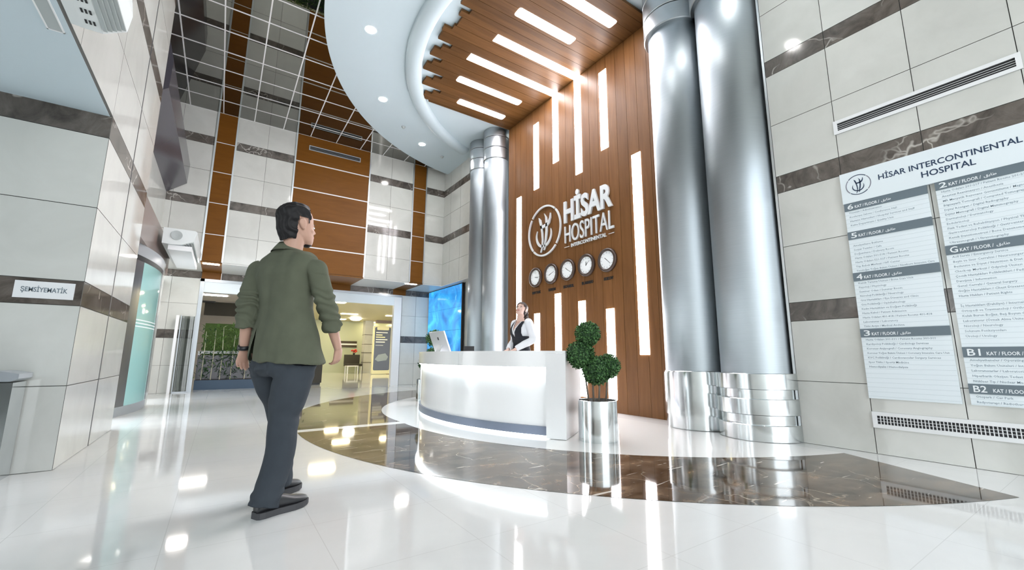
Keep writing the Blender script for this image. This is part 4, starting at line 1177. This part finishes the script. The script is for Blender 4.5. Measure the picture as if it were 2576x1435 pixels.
# hair: a shell hugging the skull, cut at the forehead, over the ears and at the nape
hr = MB()
HSl = [(.004, -.030, .046, .052), (.022, -.028, .054, .064), (.05, -.023, .066, .081), (.08, -.012, .076, .098), (.11, -.006, .081, .106), (.14, -.010, .084, .106), (.17, -.012, .086, .106), (.20, -.012, .082, .098), (.226, -.010, .070, .082), (.246, .0, .048, .062), (.258, .0, .022, .03), (.261, 0, .006, .008)]
hr.rings([sring((0, y), a, b_, z, 0, 2.2, 48) for z, y, a, b_ in HSl])
hr = remesh(hr, .004, 1, lambda v, n: .0035*math.sin(v.x*210+6*noise.noise(v*14))+.004*noise.noise(v*38))
def keephair(c):
    if c.y > .052 and c.z < .224: return False
    if c.z < .150 and c.y > .040: return False
    if c.z < .160 and c.y > -.032 and c.y < .03 and c.z > .08 and abs(c.x) > .05: return False
    if c.z < .125 and c.y > -.030: return False
    if c.z < .014+.02*max(0, abs(c.x)-.03)*20: return False
    return True
hr = cull(hr, keephair)
hr.v = [MAN @ (HM @ (v*HS)) for v in hr.v]; hr.build('hair', 'hair', man, smooth=True)

# jacket
def T(xb, yb, z, cx=-.02): return Vector((cx+xb*math.cos(TH)+yb*math.sin(TH), -xb*math.sin(TH)+yb*math.cos(TH), z))
jk = MB()
J = [(.868, .030, .262, .168), (.90, .022, .258, .166), (1.0, .008, .238, .155), (1.10, -.004, .217, .142), (1.22, -.016, .200, .130), (1.32, -.022, .206, .134), (1.42, -.026, .232, .138), (1.47, -.026, .254, .126), (1.51, -.024, .256, .112),
     (1.545, -.024, .236, .098), (1.572, -.022, .184, .086), (1.592, -.022, .120, .078), (1.612, -.022, .085, .074)]
jk.rings([sring((c, .0 if z > 1 else .0), a, b_, z, TH, 2.5, 36, ((-.055, .02) if z < .95 else (0, 0))) for z, c, a, b_ in J])
for sh, el, cu in ((shL, elL, cuL), (shR, elR, cuR)):
    s0 = sh+Vector((.03 if sh.x < 0 else -.03, 0, .004))
    limb(jk, [s0, sh*.9+el*.1, sh*.5+el*.5, el, el*.45+cu*.55, cu], [.048, .062, .064, .063, .061, .060], 22)
def sdist(p, a, b):
    k = max(0, min(1, (p-a).dot(b-a)/(b-a).length_squared)); return (p-a-(b-a)*k).length
def jfn(v, n):
    d = .0016*noise.noise(v*9)
    arm = v.z < 1.42 and min(sdist(v, elL, cuL), sdist(v, elR, cuR), sdist(v, shL, elL), sdist(v, shR, elR)) < .078
    if arm:
        k = max(0, min(1, (1.36-v.z)/.08))
        d += k*.0105*math.sin(v.z*118+5*noise.noise(v*11)+v.x*22)*(.6+.6*noise.noise(v*7+Vector((3, 1, 2))))
    else:
        d += .010*noise.noise(Vector((v.x*9, v.y*9, v.z*2.6)))+.003*math.sin((v.x*1.0-v.z*.5)*34)*max(0, min(1, (1.25-v.z)*3))
        # drag lines from the shoulder blades
        d += .010*noise.noise(Vector((v.x*15-v.z*2, 2.0, v.z*3.0)))
    return d
jm = remesh(jk, .0062, 9, jfn)
vt, vb0, vb1 = (-.135, 1.085), (-.232, .84), (-.142, .84)     # left-of-centre back vent
def keepj(c):
    if c.y < .02 and c.z < vt[1]:
        f = (vt[1]-c.z)/(vt[1]-.89)
        xl = vt[0]-.066*f
        xr = xl+.058*f
        if xl < c.x < xr: return False
    return c.z > .852
jm = cull(jm, keepj); jm.xf(MAN); jo = jm.build('jacket', 'jacket', man, smooth=True)
# collar standing round the neck
cl_ = MB()
n = 40; inn, out = [], []
for i in range(n+1):
    a = math.radians(-215+250*i/n)     # open at the front
    ca, sa = math.cos(a), math.sin(a)
    lift = .052*(.55+.45*max(0, -sa))
    for L_, rr, zz in ((inn, .0, 0), (out, .0, 0)): pass
    pA = T(.066*ca, .064*sa-.006, 1.600+lift); pB = T(.088*ca, .080*sa-.010, 1.598+lift*.45); pC = T(.118*ca, .094*sa-.012, 1.590)
    inn.append(pA); out.append((pB, pC))
o_ = []
for i in range(n+1): cl_.v += [inn[i], out[i][0], out[i][1], inn[i]-Vector((0, 0, .055))]
for i in range(n):
    a, b2 = i*4, (i+1)*4
    for j in range(2): cl_.f.append((a+j, a+j+1, b2+j+1, b2+j)); cl_.m.append(0)
    cl_.f.append((a+3, a, b2, b2+3)); cl_.m.append(0)
cl_.xf(MAN); cl_.build('collar', 'jacket', man, smooth=True)
# cuff buttons on the right sleeve
bt = MB()
for k in range(4):
    p = cuR+(elR-cuR)*(.10+.085*k)+Vector((-.042, -.040, 0)); bt.ball(tuple(p), (.006, .006, .007), 8, 6)
bt.xf(MAN); bt.build('sleeve_buttons', 'black', man, smooth=True)
# watch strap
wt = MB()
c0 = wrL+(cuL-wrL)*.10; dd = (cuL-wrL).normalized(); ax = dd.cross(Vector((0, 1, 0))).normalized(); ay = dd.cross(ax)
wt.rings([[c0+dd*q+ax*(.0345+e)*math.cos(2*PI*j/24)+ay*(.040+e)*math.sin(2*PI*j/24) for j in range(24)] for q, e in ((-.013, 0), (-.011, .004), (.011, .004), (.013, 0))])
wt.xf(MAN); wt.build('wristwatch', 'dark', man, smooth=True)
# trousers
tr = MB()
tr.rings([sring((c, cy), a, b_, z, TH, 2.5, 32) for z, c, cy, a, b_ in ((1.02, -.005, 0, .170, .112), (.95, .0, 0, .180, .120), (.88, .004, -.005, .190, .130), (.82, .004, -.012, .185, .132), (.78, .0, -.01, .150, .100))])
b1 = T(.095, -.055, .845, 0); b2 = T(-.095, -.045, .845, 0)
for q in (b1, b2): tr.ball(tuple(q), (.092, .088, .092), 18, 12)
limb(tr, [hipR+Vector((.005, .01, 0)), P(-1.412, -.05, .70), P(-1.430, -.05, .60), knR, P(-1.442, -.10, .30), anR+Vector((.008, -.005, -.035))], [(.116, .112), (.112, .108), (.102, .098), (.088, .090), (.082, .088), (.080, .092)], 24)
limb(tr, [hipL+Vector((.01, 0, 0)), P(-1.520, .08, .72), P(-1.470, .12, .61), knL, P(-1.44, .16, .31), anL+Vector((-.005, .0, -.03))], [(.112, .112), (.105, .105), (.096, .096), (.082, .086), (.076, .082), (.074, .086)], 24)
def tfn(v, n):
    d = .008*noise.noise(Vector((v.x*11, v.y*11, v.z*3.2)))
    d += .0045*math.sin(v.z*46+v.x*26+4*noise.noise(v*5))*math.exp(-((v.z-.54)/.10)**2)
    d += .0040*math.sin(v.z*70+4*noise.noise(v*8))*math.exp(-((v.z-.10)/.07)**2)
    d += .0035*math.sin((v.z-v.x*.6)*80)*math.exp(-((v.z-.80)/.05)**2)
    return d
tm = remesh(tr, .0062, 4, tfn); tm.xf(MAN); tm.build('trousers', 'trouser', man, smooth=True)
# shoes
def shoe(heel, toe, lift=0.0, pitch=0.0):
    heel, toe = Vector(heel), Vector(toe); d = (toe-heel); L = d.length; d.normalize(); s = Vector((d.y, -d.x, 0)).normalized(); u = s.cross(d)
    if u.z < 0: u = -u
    def Q(a, b, c): return heel+d*a*L+s*b+u*c
    S = [(0.0, .022, .028, .070, .0), (.03, .036, .028, .105, .0), (.12, .042, .028, .118, .0), (.25, .042, .028, .120, .0), (.38, .044, .028, .112, .0), (.50, .049, .028, .098, .003), (.65, .054, .028, .082, .006), (.80, .052, .028, .072, .007), (.92, .041, .029, .063, .006), (.985, .024, .030, .054, .004), (1.0, .010, .031, .046, .003)]
    up = MB(); R = []
    for a, wd, z0, z1, off in S:
        r = []
        for j in range(20):
            t = 2*PI*j/20; ct, st = math.cos(t), math.sin(t)
            r.append(Q(a, off+wd*math.copysign(abs(ct)**.8, ct)*(1 if st < 0 else (1-.35*st)), (z0+z1)/2+(z1-z0)/2*math.copysign(abs(st)**.8, st)))
        R.append(r)
    up.rings(R)
    so = MB(); R = []
    for a, wd, z0, z1, off in S:
        ee = 0 if a < .75 else (a-.75)*.05
        aa = a*1.03-.015; w2 = wd+.005
        R.append([Q(aa, off-w2, ee), Q(aa, off+w2, ee), Q(aa, off+w2*.98, .034+ee*.3), Q(aa, off-w2*.98, .034+ee*.3)])
    so.rings(R)
    return up, so
def foot_local(u, d, z): return Vector((u-MU, d-MD, z))
hr_ = foot_local(-1.437, 2.575, .0); tr_ = foot_local(-1.283, 2.845, .0)
up, so = shoe(hr_+(hr_-tr_).normalized()*.0, tr_)
up.xf(MAN); so.xf(MAN); s1 = up.build('shoe', 'shoe', man, smooth=True); so.build('sole', 'sole', s1)
hl_ = Vector((-.085, .075, .010)); tl_ = Vector((-.005, .36, .0))
up, so = shoe(hl_, tl_)
up.xf(MAN); so.xf(MAN); s1 = up.build('shoe', 'shoe', man, smooth=True); so.build('sole', 'sole', s1)

# ---- the receptionist standing behind the desk
WD, WU = 6.42, .14
wl = Rh*WU+Fh*WD
WO = Matrix(((Rh.x, Fh.x, 0, wl.x), (Rh.y, Fh.y, 0, wl.y), (0, 0, 1, 0), (0, 0, 0, 1)))
wom = empty('person', tuple(wl), 'dark haired woman in black vest and white blouse standing behind the desk looking up', 'person')
def W_(u, y, z): return Vector((u-WU, y, z))
WT = math.radians(180-38)      # faces left and toward the camera
fx, fy = -math.cos(math.radians(38)), -math.sin(math.radians(38))
fwd = Vector((fx, fy, 0)); rgt = Vector((fwd.y, -fwd.x, 0))
hpos = W_(.125, .0, 1.520)
ry = math.atan2(fwd.y, fwd.x)-PI/2
WHM = Matrix.Translation(hpos) @ Matrix.Rotation(ry+math.radians(24), 4, 'Z') @ Matrix.Rotation(math.radians(26), 4, 'X') @ Matrix.Translation((0, -.01, -.018))
WS = .93
def WB(r, f, z, c=(0, 0)): return Vector((c[0], c[1], 0))+rgt*r+fwd*f+Vector((0, 0, z))
def wring(cr, cf, a, b_, z, n=2.4, seg=28):
    R = []
    for j in range(seg):
        t = 2*PI*j/seg; ct, st = math.cos(t), math.sin(t)
        R.append(WB(cr+a*math.copysign(abs(ct)**(2/n), ct), cf+b_*math.copysign(abs(st)**(2/n), st), z))
    return R
C0 = .015
TOR = [(.96, 0, .16, .105), (1.02, 0, .145, .098), (1.10, .0, .128, .090), (1.18, .01, .132, .100), (1.25, .025, .142, .122), (1.31, .022, .146, .118), (1.37, .005, .150, .095), (1.42, -.012, .135, .070), (1.45, -.02, .090, .055), (1.475, -.022, .055, .048)]
wb = MB(); head_shape(wb, WHM, WS, True, .92)
wb.rings([wring(0, cf, a-.012, b_-.012, z) for z, cf, a, b_ in TOR])
wsL, wsR = WB(-.165, -.01, 1.395), WB(.165, -.01, 1.395)
weL, weR = WB(-.215, -.05, 1.155), WB(.200, -.02, 1.145)
wwL, wwR = WB(-.07, .19, 1.000), WB(.06, .20, 1.000)
# the desk is on her front-right: hands meet at the counter
for a, e, w_ in ((wsL, weL, wwL), (wsR, weR, wwR)): limb(wb, [a, e, w_], [.036, .032, .022], 14)
hand(wb, wwL, (wwR-wwL)*.4+fwd*.12-Z3*.05, -Z3, rgt*.6+fwd*.3, .86, .35)
hand(wb, wwR, (wwL-wwR)*.4+fwd*.10-Z3*.02, -Z3, -rgt*.6+fwd*.3, .86, .35)
for sg in (-1, 1): limb(wb, [WB(.075*sg, 0, .90), WB(.08*sg, .01, .48), WB(.085*sg, -.01, .07)], [.07, .045, .032], 14); 
wbm = remesh(wb, .0055, 3); wbm.xf(WO); wbm.build('body', 'skin_f', wom, smooth=True)
face_parts(WO @ WHM, WS, wom, 'lips', 'hair_f')
bl_ = MB(); bl_.rings([wring(0, cf, a, b_, z) for z, cf, a, b_ in TOR[:-2]])
for a, e, w_ in ((wsL, weL, wwL), (wsR, weR, wwR)):
    k = a*.82+Vector((0, 0, 1.395*.18)); limb(bl_, [k, a, a*.5+e*.5, e, e*.5+w_*.5, w_*.9+e*.1], [.055, .064, .060, .056, .052, .040], 18)
bl2 = remesh(bl_, .007, 3, lambda v, n: .003*noise.noise(v*16))
def vneck(c, z0, slope):     # open V at the front
    q = c-Vector((0, 0, 0)); f = q.dot(fwd); r = q.dot(rgt)
    return f > .02 and c.z > z0 and abs(r) < (c.z-z0)*slope
bl2 = cull(bl2, lambda c: not vneck(c, 1.27, .42)); bl2.xf(WO); bl2.build('blouse', 'shirt_w', wom, smooth=True)
vs_ = MB(); vs_.rings([wring(0, cf, a+.010, b_+.010, z) for z, cf, a, b_ in TOR[:-2]])
vs2 = remesh(vs_, .007, 2)
vs2 = cull(vs2, lambda c: not vneck(c, 1.17, .36) and not (abs(c.dot(rgt)) > .128 and c.z > 1.20) and c.z > .965 and c.z < 1.432); vs2.xf(WO); vs2.build('vest', 'vest', wom, smooth=True)
sk = MB(); sk.rings([wring(0, 0, a, b_, z) for z, a, b_ in ((1.0, .155, .108), (.9, .178, .125), (.75, .172, .125), (.55, .155, .118))])
sk.xf(WO); sk.build('skirt', 'vest', wom, smooth=True)
for sg in (-1, 1):
    a = WO @ WB(.085*sg, -.055, .0); b2 = WO @ WB(.09*sg, .17, 0)
    d = (b2-a).normalized(); s = Vector((d.y, -d.x, 0)); b = MB()
    b.rings([[a+d*q+s*wd*math.cos(2*PI*j/14)+Z3*(h/2+h/2*math.sin(2*PI*j/14)) for j in range(14)] for q, wd, h in ((0, .02, .05), (.03, .03, .07), (.10, .034, .06), (.17, .036, .04), (.215, .022, .03), (.23, .008, .02))])
    b.build('shoe', 'shoe', wom, smooth=True)
# long hair falling behind and over the near shoulder
wh = MB()
wh.rings([sring((0, y), a, b_, z, 0, 2.2, 32) for z, y, a, b_ in ((.03, -.035, .055, .060), (.07, -.022, .072, .084), (.11, -.012, .084, .102), (.15, -.006, .089, .108), (.19, -.004, .087, .107), (.225, -.004, .070, .088), (.252, -.006, .040, .050), (.261, -.008, .008, .01))])
wh2 = remesh(wh, .0045, 1, lambda v, n: .003*math.sin(v.x*160+5*noise.noise(v*9)))
wh2 = cull(wh2, lambda c: not (c.y > .066 and c.z < .186+.05*max(0, .03-abs(c.x))*10) and not (c.z < .15 and c.y > .030))
wh2.v = [WO @ (WHM @ (v*WS)) for v in wh2.v]
hl = MB()
top = WHM @ (Vector((-.055, -.045, .10))*WS); 
limb(hl, [WHM @ (Vector((-.03, -.075, .12))*WS), WHM @ (Vector((-.055, -.075, .02))*WS), WB(-.10, -.03, 1.43), WB(-.105, .055, 1.33)], [(.05, .04), (.05, .035), (.045, .028), (.02, .012)], 16)
limb(hl, [WHM @ (Vector((.03, -.075, .12))*WS), WHM @ (Vector((.03, -.085, .02))*WS), WB(.03, -.085, 1.38), WB(.03, -.10, 1.28)], [(.05, .04), (.055, .035), (.05, .025), (.03, .012)], 16)
hl2 = remesh(hl, .005, 2, lambda v, n: .002*math.sin(v.x*190+v.y*120)); hl2.xf(WO)
wh2._m(hl2, 0); wh2.build('hair', 'hair_f', wom, smooth=True)
